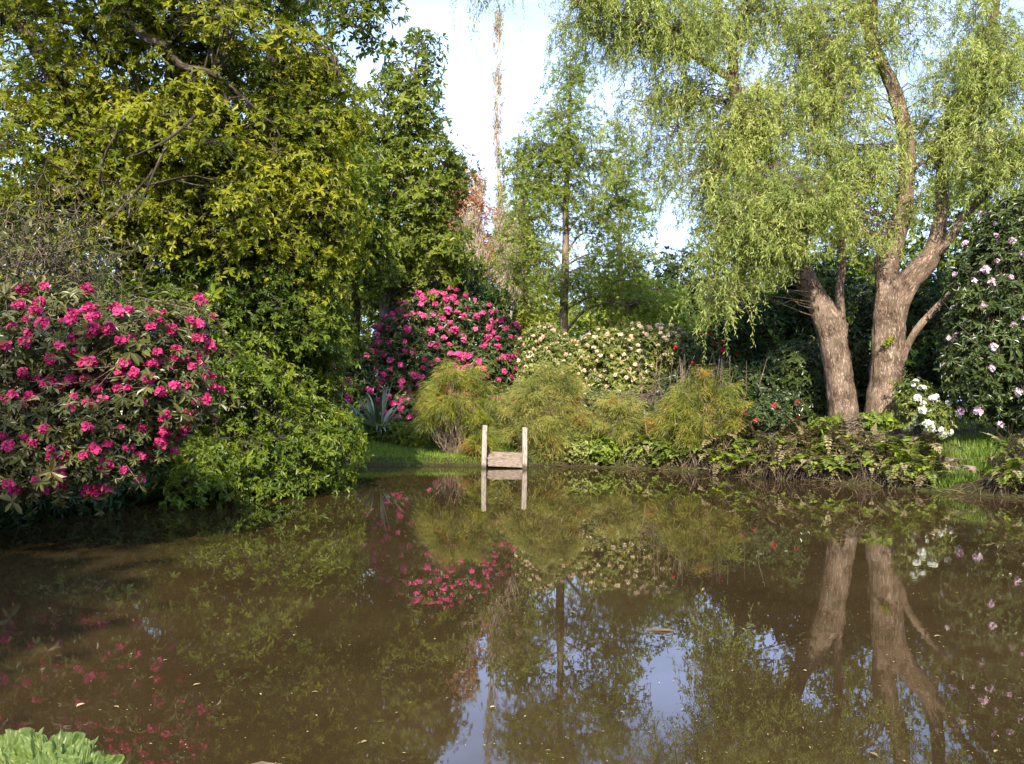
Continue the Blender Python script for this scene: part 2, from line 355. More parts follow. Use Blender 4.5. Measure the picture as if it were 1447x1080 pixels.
l(tcn.outputs['Object'], n1.inputs['Vector']); l(tcn.outputs['Object'], n2.inputs['Vector'])
ra = ramp(n, [(0.035, 0.026, 0.015), (0.05, 0.05, 0.018), (0.06, 0.085, 0.018)], [.38, .55, .7]); l(n1.outputs[0], ra.inputs[0])
rb_ = ramp(n, [(0.5, 0.5, 0.5), (1.2, 1.2, 1.1)], [.3, .7]); l(n2.outputs[0], rb_.inputs[0])
mm = n.new("ShaderNodeMixRGB"); mm.blend_type = 'MULTIPLY'; mm.inputs[0].default_value = .8; l(ra.outputs[0], mm.inputs[1]); l(rb_.outputs[0], mm.inputs[2])
p = n.new("ShaderNodeBsdfPrincipled"); p.inputs['Roughness'].default_value = .95; p.inputs['Specular IOR Level'].default_value = .1; l(mm.outputs[0], p.inputs['Base Color'])
b = n.new("ShaderNodeBump"); b.inputs['Distance'].default_value = .05; b.inputs['Strength'].default_value = .7; l(n2.outputs[0], b.inputs['Height']); l(b.outputs[0], p.inputs['Normal'])
o = n.new("ShaderNodeOutputMaterial"); l(p.outputs[0], o.inputs[0])
tag(m.build('ground', gm, smooth=True), kind='structure')

wm, n, l = newmat('silty_pond_water')
tcn = n.new("ShaderNodeTexCoord")
n1 = n.new("ShaderNodeTexNoise"); n1.inputs['Scale'].default_value = 0.35; n1.inputs['Detail'].default_value = 5; n1.inputs['Roughness'].default_value = .6
ra = ramp(n, [(0.027, 0.0175, 0.007), (0.045, 0.029, 0.012)], [.35, .65]); l(tcn.outputs['Object'], n1.inputs['Vector']); l(n1.outputs[0], ra.inputs[0])
p = n.new("ShaderNodeBsdfPrincipled"); p.inputs['Roughness'].default_value = .012; p.inputs['IOR'].default_value = 1.42; l(ra.outputs[0], p.inputs['Base Color'])
nb = n.new("ShaderNodeTexNoise"); nb.inputs['Scale'].default_value = 3.0; nb.inputs['Detail'].default_value = 3; l(tcn.outputs['Object'], nb.inputs['Vector'])
nc = n.new("ShaderNodeTexNoise"); nc.inputs['Scale'].default_value = 0.5; nc.inputs['Detail'].default_value = 2; l(tcn.outputs['Object'], nc.inputs['Vector'])
rr = n.new("ShaderNodeMapRange"); rr.inputs['From Min'].default_value = .4; rr.inputs['From Max'].default_value = .7; rr.inputs['To Min'].default_value = 0.15; l(nc.outputs[0], rr.inputs[0])
fr = n.new('ShaderNodeMapRange'); fr.inputs['From Min'].default_value = .45; fr.inputs['From Max'].default_value = .62; fr.inputs['To Min'].default_value = .008; fr.inputs['To Max'].default_value = .032; l(n1.outputs[0], fr.inputs[0]); l(fr.outputs[0], p.inputs['Roughness'])
mu = n.new("ShaderNodeMath"); mu.operation = 'MULTIPLY'; l(nb.outputs[0], mu.inputs[0]); l(rr.outputs[0], mu.inputs[1])
b = n.new("ShaderNodeBump"); b.inputs['Distance'].default_value = .012; b.inputs['Strength'].default_value = .07; l(mu.outputs[0], b.inputs['Height']); l(b.outputs[0], p.inputs['Normal'])
o = n.new("ShaderNodeOutputMaterial"); l(p.outputs[0], o.inputs[0])
m = MB(); m.add([(-12, -1, 0), (18, -1, 0), (18, 28, 0), (-12, 28, 0)], [(0, 1, 2, 3)])
tag(m.build('water', wm), kind='structure')

# ------------------------------------------------------------------ trees
def make_tree(name, label, cat, trunk, trad, blobs, leafmat, barkmat, spray=0.7, ros=14, k=6, Ln=0.12, Wd=0.055, tpl=OVAL, limbs=10,
              flat=0.35, droop=0.25, shell=0.45, sides=9, extra=None, group=None, link=True, twr=0.012, up=0.8, rough=.06):
    """trunk: world points; blobs: (centre, radii, sprays)"""
    trunk = [np.asarray(p_, float) for p_ in trunk]; base = trunk[0].copy()
    root = thing(name, label, cat, base, group)
    wood = MB(); TP = tube(wood, np.array(trunk) - base, trad, sides, rough, 5)
    Tr = np.interp(np.arange(len(TP)), np.linspace(0, len(TP) - 1, len(trad)), trad)
    nodes = [TP]; nrad = [Tr]
    if extra:
        for pts, rad in extra:
            P_ = tube(wood, np.array([np.asarray(q) for q in pts]) - base, rad, 8, rough, 4); nodes.append(P_); nrad.append(np.interp(np.arange(len(P_)), np.linspace(0, len(P_) - 1, len(rad)), rad))
    S = []; Dr = []
    for c, r_, ns in blobs:
        s_, d_ = in_ellipsoid(ns, np.asarray(c) - base, r_, shell); S.append(s_); Dr.append(d_)
    S = np.vstack(S); Dr = np.vstack(Dr)
    # limbs towards a spread of sprays
    idx = rng.choice(len(S), min(limbs, len(S)), replace=False)
    for t_ in S[idx]:
        NP_ = np.vstack(nodes); NR = np.concatenate(nrad)
        hd = np.linalg.norm(NP_[:, :2] - t_[:2], axis=1); dz = t_[2] - NP_[:, 2]
        cost = np.linalg.norm(NP_ - t_, axis=1) + np.where(dz < hd * .25, 2.5 * (hd * .25 - dz), 0) - NR * 4
        kk = int(np.argmin(cost)); a_ = NP_[kk]; L_ = np.linalg.norm(t_ - a_)
        if L_ < .3: continue
        r0_ = min(NR[kk] * .55, 0.018 * L_ + .012)
        q1 = a_ + (t_ - a_) * .35 + np.array([0, 0, .12 * L_]) + rng.normal(0, .06, 3) * L_
        q2 = a_ + (t_ - a_) * .7 + np.array([0, 0, .08 * L_]) + rng.normal(0, .05, 3) * L_
        P_ = tube(wood, [a_, q1, q2, t_], [r0_, r0_ * .7, r0_ * .45, r0_ * .2], 6, .05, 4)
        nodes.append(P_); nrad.append(np.linspace(r0_, r0_ * .2, len(P_)))
    NP_ = np.vstack(nodes); NR = np.concatenate(nrad)
    A_ = np.empty_like(S)
    for i_ in range(0, len(S), 400):
        d2 = np.linalg.norm(NP_[None] - S[i_:i_ + 400, None], axis=2) + np.maximum(0, NP_[None, :, 2] - S[i_:i_ + 400, None, 2]) * .6
        A_[i_:i_ + 400] = NP_[np.argmin(d2, 1)]
    twigs(wood, A_, S, twr * 1.2, twr * .4, .10, 4, 4)
    # rosettes over each spray
    nS = len(S); a = rng.random((nS, ros)) * 6.283; rr_ = np.sqrt(rng.random((nS, ros))) * spray * (0.6 + .7 * rng.random((nS, 1)))
    nrm = unit(Dr * np.array([.7, .7, .3]) + np.array([0, 0, up]) + rng.normal(0, .2, (nS, 3))); u, v = perp(nrm)
    off = u[:, None] * (np.cos(a) * rr_)[..., None] + v[:, None] * (np.sin(a) * rr_)[..., None] + nrm[:, None] * rng.normal(0, flat * spray * .5, (nS, ros))[..., None]
    off[..., 2] -= (rr_ ** 2) * .35
    C = (S[:, None] + off).reshape(-1, 3)
    Ax = unit(np.repeat(nrm[:, None], ros, 1) * .9 + unit(off) * .7 + rng.normal(0, .3, (nS, ros, 3))).reshape(-1, 3)
    fine = C[::2]; twigs(wood, np.repeat(S, ros, 0)[::2], fine, twr * .4, twr * .15, .03, 2, 3)
    lv = MB(); base_r = np.clip(np.repeat(rng.normal(.45, .2, nS), ros) + rng.normal(0, .12, nS * ros), 0, 1)
    rosettes(lv, C, Ax, k, Ln, Wd, 1.15, droop, tpl, rnd=base_r)
    wood.build('trunk', barkmat, root, True)
    if isinstance(leafmat, str): leafmat = MAT[leafmat]
    lv.build('crown', leafmat, root)
    return root

# --- the big overhanging tree on the left
make_tree('broadleaf_tree', 'huge yellow-green broadleaf tree leaning over the pond behind the nearest pink rhododendron', 'tree',
    [W(150, 700, 18), W(160, 560, 18), W(185, 380, 18), W(215, 220, 17.5), W(250, 100, 17.2), W(200, 20, 17), W(120, -80, 17), W(60, -240, 17)],
    [.34, .30, .27, .24, .20, .15, .13, .05],
    [(W(110, 60, 17.2), (3.0, 2.0, 2.0), 84), (W(300, 60, 17), (2.2, 2.0, 2.0), 128), (W(110, 240, 17), (2.4, 1.8, 1.7), 125),
     (W(300, 240, 16.8), (2.3, 1.7, 1.7), 200), (W(430, 150, 17.5), (1.0, 1.2, 1.3), 80), (W(420, 300, 17.5), (1.1, 1.3, 1.6), 150), (W(390, -120, 17), (1.9, 1.8, 1.6), 80),
     (W(100, -160, 16), (3.5, 3.2, 1.8), 150)],
    'oak', MAT['db'], spray=.66, ros=26, k=6, Ln=.112, Wd=.045, limbs=26, flat=.3, droop=.45, twr=.018,
    extra=[([W(185, 380, 18), W(120, 200, 17.5), W(40, 50, 17), W(0, 20, 16.8), W(-80, -60, 16)], [.2, .16, .14, .12, .05]),
           ([W(120, -40, 16.2), W(165, 5, 16.0), W(203, 52, 15.9), W(232, 66, 15.9), W(256, 94, 15.9), W(300, 104, 15.9), W(345, 140, 16), W(390, 180, 16.2)], [.085, .085, .08, .085, .07, .055, .035, .015]),
           ([W(185, 380, 18), W(205, 250, 17), W(235, 190, 16.6), W(270, 170, 16.2)], [.08, .07, .05, .03]),
           ([W(120, 45, 16.8), W(150, 80, 16.8), W(185, 100, 16.7), W(205, 160, 16.5)], [.07, .06, .05, .02]), ([W(275, 165, 15.2), W(240, 195, 14.9), W(200, 216, 14.7), W(180, 222, 14.7)], [.03, .024, .016, .008]), ([W(140, 258, 15.2), W(150, 215, 14.9), W(166, 186, 14.9)], [.022, .02, .008]), ([W(258, 165, 15.4), W(226, 225, 14.9), W(206, 272, 14.8), W(190, 305, 14.8)], [.028, .022, .018, .008]), ([W(210, 250, 15), W(165, 300, 14.7), W(130, 330, 14.6)], [.02, .015, .007])])
make_tree('broadleaf_tree', 'dark green low-skirted tree whose lowest leaves brush the water right of the pink rhododendron', 'tree',
    [W(330, 700, 18.5), W(345, 600, 18.5), W(360, 480, 18.3), W(370, 360, 18), W(380, 250, 18)], [.16, .14, .12, .09, .04],
    [(W(360, 400, 17.3), (1.6, 1.4, 1.1), 110), (W(310, 520, 16.6), (1.5, 1.4, 1.1), 110), (W(430, 500, 18), (0.8, 1.3, 1.4), 80), (W(400, 610, 17.2), (1.3, 1.6, .75), 105),
     (W(295, 655, 15.4), (.75, .7, .32), 26), (W(445, 655, 17.5), (.6, 1.3, .4), 34), (W(285, 682, 14.6), (.4, .45, .1), 7), (W(385, 676, 16.2), (.7, .5, .16), 14), (W(470, 600, 18.5), (.35, .8, .7), 24), (W(230, 440, 16.5), (.9, 1, .8), 36)],
    'oaklow', MAT['db'], spray=.54, ros=25, k=6, Ln=.105, Wd=.042, limbs=18, flat=.25, droop=.4, twr=.012)
# spray of a neighbouring tree reaching in at the top
make_tree('broadleaf_tree', 'tall thin-leaved tree whose branch tips hang into the sky beside the big left tree', 'tree',
    [np.array([-7.6, 22, .8]), W(330, 350, 22), W(380, 100, 22), W(430, -30, 21.5), W(500, -50, 21)], [.3, .24, .17, .1, .04],
    [(W(505, 20, 21), (.95, .8, .85), 20), (W(455, -20, 21.5), (1.2, 1.0, 1.0), 40), (W(420, 250, 22), (1.2, 1.6, 2.6), 110), (W(200, 200, 23), (3.2, 1.5, 1.6), 50), (W(60, 330, 23), (2.5, 1.5, 1.6), 60)],
    'oaklow', MAT['db'], spray=.55, ros=11, k=5, Ln=.16, Wd=.06, limbs=12, droop=.5)

# --- fresh green oaks behind the left mass
make_tree('oak_tree', 'pointed fresh green oak with its crown against the sky above the far pink rhododendron', 'tree',
    [W(545, 470, 34), W(547, 380, 34), W(560, 280, 34), W(575, 180, 34), W(590, 75, 34)], [.26, .22, .17, .1, .03],
    [(W(560, 360, 34), (2.4, 2.0, 1.6), 120), (W(572, 260, 34), (2.0, 1.7, 1.8), 120), (W(585, 170, 34), (1.35, 1.2, 1.6), 65), (W(596, 85, 34), (.5, .5, 1.1), 16), (W(556, 110, 34), (.6, .6, 1.2), 18),
     (W(638, 235, 33.5), (.7, .6, .8), 14), (W(500, 220, 34), (1.4, 1.4, 3.2), 100), (W(620, 350, 33.5), (1.3, 1.2, 1.4), 45)],
    'green', MAT['gb'], spray=.7, ros=13, k=5, Ln=.19, Wd=.09, limbs=18, droop=.2)
make_tree('maple_tree', 'rounded yellow-green tree filling the gap left of the far pink rhododendron', 'tree',
    [W(500, 520, 34.5), W(503, 430, 34), W(500, 340, 32), W(490, 240, 31)], [.2, .17, .12, .04],
    [(W(478, 260, 29), (1.5, 1.5, 1.9), 95), (W(485, 360, 30), (1.6, 1.5, 1.5), 110), (W(455, 470, 31), (1.3, 1.2, 1.0), 60), (W(560, 420, 36), (1.2, 1, .9), 30)],
    'oaklow', MAT['db'], spray=.6, ros=13, k=5, Ln=.17, Wd=.08, limbs=14, droop=.3)
make_tree('maple_tree', 'dark green dense tree directly behind the far pink rhododendron', 'tree',
    [W(625, 480, 38), W(625, 420, 38), W(628, 360, 38)], [.18, .14, .06],
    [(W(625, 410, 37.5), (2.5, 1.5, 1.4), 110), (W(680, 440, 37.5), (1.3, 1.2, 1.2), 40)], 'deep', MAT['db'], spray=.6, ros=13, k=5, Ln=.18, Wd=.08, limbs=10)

# --- russet and bare spring trees in the middle distance
make_tree('copper_beech', 'russet pink-leaved young tree between the pointed oak and the bare poplar', 'tree',
    [W(655, 470, 44), W(655, 380, 44), W(650, 300, 44), W(648, 240, 44)], [.2, .15, .1, .03],
    [(W(640, 290, 44), (1.5, 1.4, 2.0), 80), (W(680, 350, 44), (2.1, 1.6, 2.2), 110), (W(610, 330, 44), (1.2, 1, 1.8), 40)], 'russet', MAT['tb'], spray=.6, ros=9, k=4, Ln=.17, Wd=.08, limbs=16)
make_tree('copper_beech', 'second russet pink-leaved tree peeping past the pointed oak right side', 'tree',
    [W(625, 470, 43), W(622, 380, 43), W(620, 300, 43), W(618, 240, 43)], [.16, .12, .08, .03],
    [(W(628, 275, 43), (1.5, 1.2, 1.3), 70), (W(640, 350, 43), (1.2, 1, 1.5), 50)], 'russet', MAT['tb'], spray=.6, ros=10, k=4, Ln=.17, Wd=.08, limbs=12)
def bare_poplar(px, top, D, label, wd):
    b0 = W(px, 480, D); tp = W(px + 2, top, D); root = thing('poplar_tree', label, 'tree', b0, 'bare columnar poplars')
    wood = MB(); T_ = tube(wood, [np.zeros(3), (tp - b0) * .35 + [.15, 0, 0], (tp - b0) * .7 + [-.1, 0, 0], tp - b0], [.16, .12, .08, .02], 7, .05, 6)
    n_ = 80; kk = rng.integers(2, len(T_) - 1, n_); A_ = T_[kk]; ang = rng.random(n_) * 6.28; ln = (1.0 + 2.4 * rng.random(n_)) * (1.1 - .6 * kk / len(T_))
    B_ = A_ + np.stack([np.cos(ang) * ln * wd, np.sin(ang) * ln * wd, ln], 1)
    twigs(wood, A_, B_, .022, .009, 0, 4, 4)
    A2 = np.repeat(A_ * .4 + B_ * .6, 5, 0); l2 = .5 + rng.random(len(A2)) * .8; a2 = rng.random(len(A2)) * 6.28
    B2 = A2 + np.stack([np.cos(a2) * l2 * .3, np.sin(a2) * l2 * .3, l2], 1); twigs(wood, A2, B2, .016, .006, 0, 3, 3)
    wood.build('trunk', MAT['pb'], root, True)
    lv = MB(); t_ = rng.random((len(A2) * 3, 1)); C = np.repeat(A2, 3, 0) * (1 - t_) + np.repeat(B2, 3, 0) * t_
    rosettes(lv, C, rng.normal(0, 1, C.shape) + [0, 0, 1], 3, .11, .07, 1.2, .2, DIAM); lv.build('crown', MAT['poplar'], root)
bare_poplar(703, 25, 56, 'tallest pale bare columnar poplar rising into the open sky', .2)
bare_poplar(676, 285, 46, 'short pale bare poplar left of the tallest one, beside the russet tree', .22)
bare_poplar(735, 300, 50, 'short pale bare poplar right of the tallest one, behind the slender tree', .22)

# --- central slender tree
make_tree('larch_tree', 'slender lacy green tree with a straight dark trunk rising behind the cream rhododendron', 'tree',
    [W(796, 520, 31), W(797, 440, 31), W(799, 360, 31), W(800, 280, 31), W(804, 180, 31), W(806, 80, 31)], [.17, .145, .125, .095, .06, .02],
    [(W(800, 200, 31), (1.5, 1.3, 2.0), 130), (W(765, 270, 31), (1.6, 1.4, 1.8), 110), (W(860, 290, 31), (1.7, 1.4, 1.7), 115), (W(870, 390, 31), (2.2, 1.6, 1.2), 85), (W(770, 390, 31), (1.8, 1.5, 1.3), 75),
     (W(808, 110, 31), (.9, .8, 1.4), 50), (W(738, 230, 31.3), (.8, .8, 1.2), 34), (W(880, 220, 31.3), (.95, .9, 1.3), 44), (W(740, 340, 31), (1.0, .9, 1.0), 40), (W(900, 430, 30.5), (1.4, 1.2, .8), 45)],
    'lacy', MAT['gb'], spray=.62, ros=15, k=6, Ln=.115, Wd=.035, tpl=DIAM, limbs=42, droop=.15, flat=.2, twr=.011, shell=.6)
# --- light foliage trees behind centre
def bgtree(px, ybase, ytop, D, wpx, mat, label, name='broadleaf_tree', ns=150, **kw):
    t_ = W(px, ytop, D); x_, y_ = t_[0], t_[1]; gz = g(x_, y_); H = t_[2] - gz; w_ = wpx / FPX * D / 2
    hh = H * .5
    kw.setdefault('limbs', 12)
    return make_tree(name, label, 'tree', [np.array([x_, y_, gz - .1]), np.array([x_ + .1, y_, gz + H * .35]), np.array([x_ - .1, y_, gz + H * .7]), np.array([x_, y_, gz + H * .95])],
        [.022 * H, .017 * H, .01 * H, .02],
        [(np.array([x_, y_, gz + H * .72]), (w_ * .75, w_ * .7, H * .27), int(ns * .4)), (np.array([x_ - w_ * .35, y_, gz + H * .42]), (w_ * .7, w_ * .7, H * .3), int(ns * .35)),
         (np.array([x_ + w_ * .35, y_, gz + H * .40]), (w_ * .7, w_ * .7, H * .3), int(ns * .35))], mat, MAT['gb'], **kw)
bare_poplar(662, 345, 41, 'bare bleached young poplar in front of the russet tree', .3)
bare_poplar(715, 350, 40, 'bare bleached young poplar above the right shoulder of the pink dome', .3)
C5 = dict(spray=.85, ros=14, k=4, Ln=.2, Wd=.1, tpl=DIAM)
bgtree(735, 480, 300, 42, 120, 'lime', 'yellowish light tree behind the left side of the slender tree', ns=150, **C5)
bgtree(745, 480, 215, 47, 120, 'lacy', 'thin pale green tree in the sky gap between poplar and slender tree', ns=70, **C5)
bgtree(880, 480, 250, 42, 130, 'lacy', 'thin pale green tree right of the slender tree under the willow tips', ns=85, **C5)
bgtree(860, 480, 370, 44, 200, 'lacy', 'low bright green tree behind the right side of the slender tree', ns=230, **C5)
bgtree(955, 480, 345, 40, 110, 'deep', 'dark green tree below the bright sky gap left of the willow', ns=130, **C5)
bgtree(930, 480, 385, 34, 130, 'lacy', 'low mid green tree above the right end of the cream rhododendron', ns=130, spray=.6, ros=14, k=5, Ln=.15, Wd=.07, tpl=DIAM)
bgtree(1050, 480, 225, 40, 190, 'oaklow', 'tall mid green tree behind the left limb of the leaning willow', ns=190, **C5)
bgtree(1190, 480, 215, 34, 190, 'oaklow', 'green tree seen between the two willow trunks', ns=190, **C5)
bgtree(1330, 480, 170, 36, 220, 'oaklow', 'green tree behind the forked willow', ns=190, **C5)
bgtree(1450, 480, 200, 34, 200, 'oaklow', 'tall green tree at the right edge behind the pale rhododendron', ns=170, **C5)
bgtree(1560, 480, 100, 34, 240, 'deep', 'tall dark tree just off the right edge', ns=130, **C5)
bgtree(560, 480, 300, 46, 200, 'oaklow', 'hazy green tree glimpsed behind the pointed oak', ns=140, **C5)
bgtree(400, 480, 220, 40, 330, 'green', 'broad green tree behind the big left tree, its middle', ns=240, **C5)
bgtree(200, 480, 290, 38, 330, 'oaklow', 'broad green tree behind the big left tree, its trunk side', ns=240, **C5)
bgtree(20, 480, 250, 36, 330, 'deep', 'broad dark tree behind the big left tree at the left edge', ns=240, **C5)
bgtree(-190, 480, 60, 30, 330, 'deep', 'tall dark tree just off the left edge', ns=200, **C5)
for i_, (px_, D_, top_, mt_, lb) in enumerate([(640, 60, 400, 'green', 'far small tree behind the russet tree'), (760, 62, 400, 'lime', 'far small yellowish tree behind the slender trunk'),
      (900, 60, 395, 'oaklow', 'far small green tree under the sky gap'), (1010, 58, 380, 'green', 'far small tree left of the leaning willow limb'), (1130, 56, 350, 'oaklow', 'far tree behind the willow curtain'),
      (1260, 56, 350, 'green', 'far tree behind the forked willow stem'), (1400, 54, 330, 'oaklow', 'far tree behind the pale rhododendron'), (480, 58, 340, 'green', 'far tree behind the yellow-green tree'),
      (300, 56, 330, 'oaklow', 'far tree behind the low-skirted tree'), (120, 54, 330, 'green', 'far tree behind the near rhododendron')]):
    bgtree(px_, 480, top_, D_, 190, mt_, lb, ns=120, spray=1.3, ros=14, k=4, Ln=.32, Wd=.17, tpl=DIAM, limbs=6)

# ------------------------------------------------------------------ willows
def strands(lv, wd, S, D0, Ls, Ln=.135, Wd=.028, step=.05):
    """hanging leafy shoots starting at S, first going out along D0 and then falling"""
    for lo, hi in ((0, .5), (.5, .8), (.8, 1.2), (1.2, 1.8), (1.8, 3)):
        s = (Ls >= lo) & (Ls < hi)
        if not s.any(): continue
        P0, d, L_ = S[s], unit(D0[s]), Ls[s]; k = int(hi / step); t = (np.arange(k) + .5) / k
        arc = L_[:, None] * t
        hor = (1 - np.exp(-arc * 1.6)) / 1.6 * .8
        P = P0[:, None] + d[:, None] * hor[..., None] * np.array([1, 1, .5]); P[..., 2] -= np.maximum(arc - hor * .75, 0)
        sw = rng.normal(0, .04, (len(P0), 1, 2)) * arc[..., None]; P[..., :2] += sw; P += rng.normal(0, .02, P.shape)
        T = np.gradient(P, axis=1); T = unit(T) * .9 + rng.normal(0, .5, P.shape); T[..., 2] -= .1
        Nn = rng.normal(0, .8, P.shape) + np.array([0, -.3, .8])
        rb = np.clip(rng.normal(.45, .2, (len(P0), 1)) + rng.normal(0, .12, (len(P0), k)), 0, 1)
        sz = (1.1 - .4 * t)[None] * (0.75 + .5 * rng.random(rb.shape))
        leaves(lv, P.reshape(-1, 3), T.reshape(-1, 3), Nn.reshape(-1, 3), (Ln * sz).ravel(), (Wd * sz).ravel(), DIAM, rb.ravel())
        twigs(wd, P[:, 0], P[:, k // 2], .004, .003, 0, 2, 3)

def willow(label, limbs, clouds):
    base = limbs[0][0][0].copy(); root = thing('willow_tree', label, 'tree', base, 'willows on the right bank')
    wood = MB(); nodes = []; 
    for pts, rad, sd_ in limbs:
        nodes.append(tube(wood, np.array(pts) - base, rad, sd_, .085 if sd_ > 10 else .05, 6, .075 if sd_ > 14 else 0))
    N_ = np.vstack(nodes); lv = MB(); tw = MB()
    for c, r_, n_, L0 in clouds:
        n_ = int(n_ * 2.3); L0 *= .8
        # bough tips inside the cloud, then strands from each
        nb_ = max(3, n_ // 14); T_, d_ = in_ellipsoid(nb_, np.asarray(c) - base, r_, .5)
        dd = np.linalg.norm(N_[None] - T_[:, None], axis=2) + np.maximum(0, N_[None, :, 2] - T_[:, None, 2]); A_ = N_[np.argmin(dd, 1)]
        twigs(wood, A_, T_, .018, .006, .12, 5, 5)
        # sub-twigs
        per = 14; tt = .45 + .6 * rng.random((nb_, per, 1)); S_ = A_[:, None] * (1 - tt) + T_[:, None] * tt
        S_[..., 2] += .1; off = rng.normal(0, .42, S_.shape) * np.array([1, 1, .7]); S2 = S_ + off
        near = np.linalg.norm((S2 - (np.asarray(c) - base)) / np.asarray(r_), axis=2) < 1.35
        S2 = S2[near]; S_ = S_[near]; off = off[near]
        twigs(wood, S_, S2, .007, .004, .05, 2, 3)
        Ls = np.clip(rng.gamma(4, L0 / 4, len(S2)), .25, 2.6)
        strands(lv, tw, S2, off + rng.normal(0, .3, off.shape) + [0, 0, .1], Ls)
        strands(lv, tw, S2 + rng.normal(0, .1, S2.shape), rng.normal(0, 1, off.shape) + [0, 0, .3], Ls * .55)
    wood.build('trunk', MAT['wb'], root, True); tw.build('twig', MAT['wtw'], root); lv.build('crown', MAT['willow'], root)
    return root
D = 23.4
def PX(*a): return [W(x_, y_, d_) for x_, y_, d_ in a]
def rp(*w): return [v_ / FPX * D / 2 * .92 for v_ in w]
b1 = W(1194, 640, D); b1[2] = g(b1[0], b1[1]) - .1
willow('leaning willow whose trunk bends left, with a sawn stub and a thin upright stem', [
    ([b1] + PX((1193, 590, D), (1187, 548, D), (1179, 495, D), (1168, 452, D), (1153, 420, D), (1135, 385, D), (1118, 340, D), (1095, 292, D), (1062, 240, D), (1048, 205, D), (1044, 158, D), (1037, 115, D), (1034, 70, D), (1018, 20, D), (1000, -60, D), (990, -160, D)),
     rp(60, 43, 41, 39, 38, 30, 29, 26, 24, 22, 20, 18, 16, 14, 12, 8, 4), 40),
    (PX((1181, 500, D), (1186, 475, D), (1189, 456, D)), rp(24, 24, 21), 14),
    (PX((1185, 520, D + .3), (1189, 470, D + .3), (1187, 430, D + .3), (1187, 400, D + .3), (1191, 370, D + .3), (1189, 330, D + .3), (1180, 270, D + .4), (1165, 190, D + .4), (1150, 90, D + .4), (1140, -60, D + .4)), rp(16, 15, 14, 13, 12, 11, 10, 9, 7, 4), 12),
    (PX((1034, 112, D), (1015, 100, D), (994, 87, D - .2), (960, 66, D - .4), (920, 40, D - .6), (870, 18, D - .8), (820, 2, D - 1), (700, -20, D - 1)), rp(13, 11, 10, 9, 7, 6, 5, 3), 9),
    (PX((1034, 70, D), (1045, 35, D), (1060, -30, D), (1080, -120, D)), rp(11, 9, 7, 4), 8),
  ], [
    (W(1070, 185, 23.3), (1.5, 1.0, 1.5), 270, .9), (W(1145, 120, 23.2), (1.3, 1.0, 1.4), 210, .9), (W(1045, 330, 22.2), (1.0, .8, 1.0), 230, .9), (W(1110, 290, 21.8), (1.1, .8, .95), 290, .7), (W(1090, 350, 21.9), (.6, .6, .5), 110, .7),
    (W(960, 40, 23), (1.4, 1.1, .9), 190, 1.2), (W(860, -15, 22.6), (1.5, 1.0, .5), 120, 1.2), (W(690, -40, 22.6), (.8, .7, .4), 34, 1.3), (W(925, 150, 23.6), (1.1, 1.0, 1.3), 150, 1.0), (W(840, 60, 23.6), (1.2, 1.0, .9), 90, 1.1), (W(1080, 30, 23.6), (1.5, 1.2, 1.1), 190, .9),
    (W(1005, 400, 22.4), (.55, .6, .9), 90, 1.1), (W(990, 250, 22.8), (.9, .9, 1.2), 130, 1.1), (W(1000, -140, 23), (3.0, 2.0, 1.3), 120, 1.0), (W(915, 240, 24), (.7, .8, .9), 46, .9),
  ])
b2 = W(1247, 650, D); b2[2] = g(b2[0], b2[1]) - .1
willow('tall forked willow with a knobbly burr, right of the leaning one', [
    ([b2] + PX((1246, 590, D), (1251, 540, D), (1254, 500, D), (1256, 450, D), (1256, 410, D), (1253, 380, D), (1257, 355, D), (1276, 300, D), (1282, 235, D), (1279, 190, D), (1264, 130, D), (1246, 90, D), (1232, 60, D), (1226, 10, D), (1222, -80, D), (1225, -180, D)),
     rp(68, 51, 45, 44, 45, 37, 34, 32, 25, 22, 21, 20, 18, 17, 15, 10, 5), 40),
    (PX((1262, 455, D), (1272, 425, D), (1286, 398, D), (1300, 380, D), (1316, 360, D), (1328, 310, D + .2), (1334, 225, D + .3), (1352, 150, D + .4), (1385, 70, D + .5), (1405, 20, D + .5), (1415, -80, D + .5)),
     rp(34, 33, 31, 33, 25, 20, 17, 16, 14, 13, 7), 18),
    (PX((1320, 362, D), (1337, 345, D - .2), (1364, 303, D - .3), (1414, 256, D - .5), (1447, 236, D - .6), (1520, 200, D - .8), (1600, 120, D - 1)), rp(15, 13, 13, 12, 11, 9, 4), 10),
    (PX((1268, 530, D), (1276, 510, D - .2), (1281, 492, D - .25), (1297, 464, D - .3), (1324, 434, D - .3), (1347, 410, D - .3), (1367, 380, D - .3), (1396, 345, D - .2), (1420, 280, D)), rp(9, 10, 11, 11, 10, 9, 8, 7, 4), 10),
    (PX((1282, 245, D), (1300, 232, D - .1), (1318, 222, D - .1), (1334, 200, D)), rp(7, 6, 5, 4), 7),
    (PX((1240, 75, D), (1236, 30, D + .1), (1240, -60, D + .1)), rp(11, 10, 6), 8),
  ], [
    (W(1190, 215, 22.8), (1.3, .9, 1.4), 230, .8), (W(1180, 60, 23.4), (1.5, 1.1, 1.2), 200, .8), (W(1340, 180, 23.4), (1.2, .9, 1.4), 200, .8), (W(1400, 90, 22.6), (1.4, 1.0, 1.4), 260, .9),
    (W(1160, 290, 22.0), (.8, .7, .6), 100, .7), (W(1220, 330, 22.2), (.8, .6, .4), 50, .5), (W(1410, 210, 22.2), (1.1, .9, 1.0), 190, .8), (W(1300, 20, 23.4), (1.6, 1.3, 1.0), 110, .9),
    (W(1250, -140, 23), (3.2, 2.2, 1.3), 120, 1.0), (W(1300, 290, 22.8), (.5, .5, .4), 26, .5), (W(1470, 330, 22), (.5, .6, .6), 26, .6),
  ])

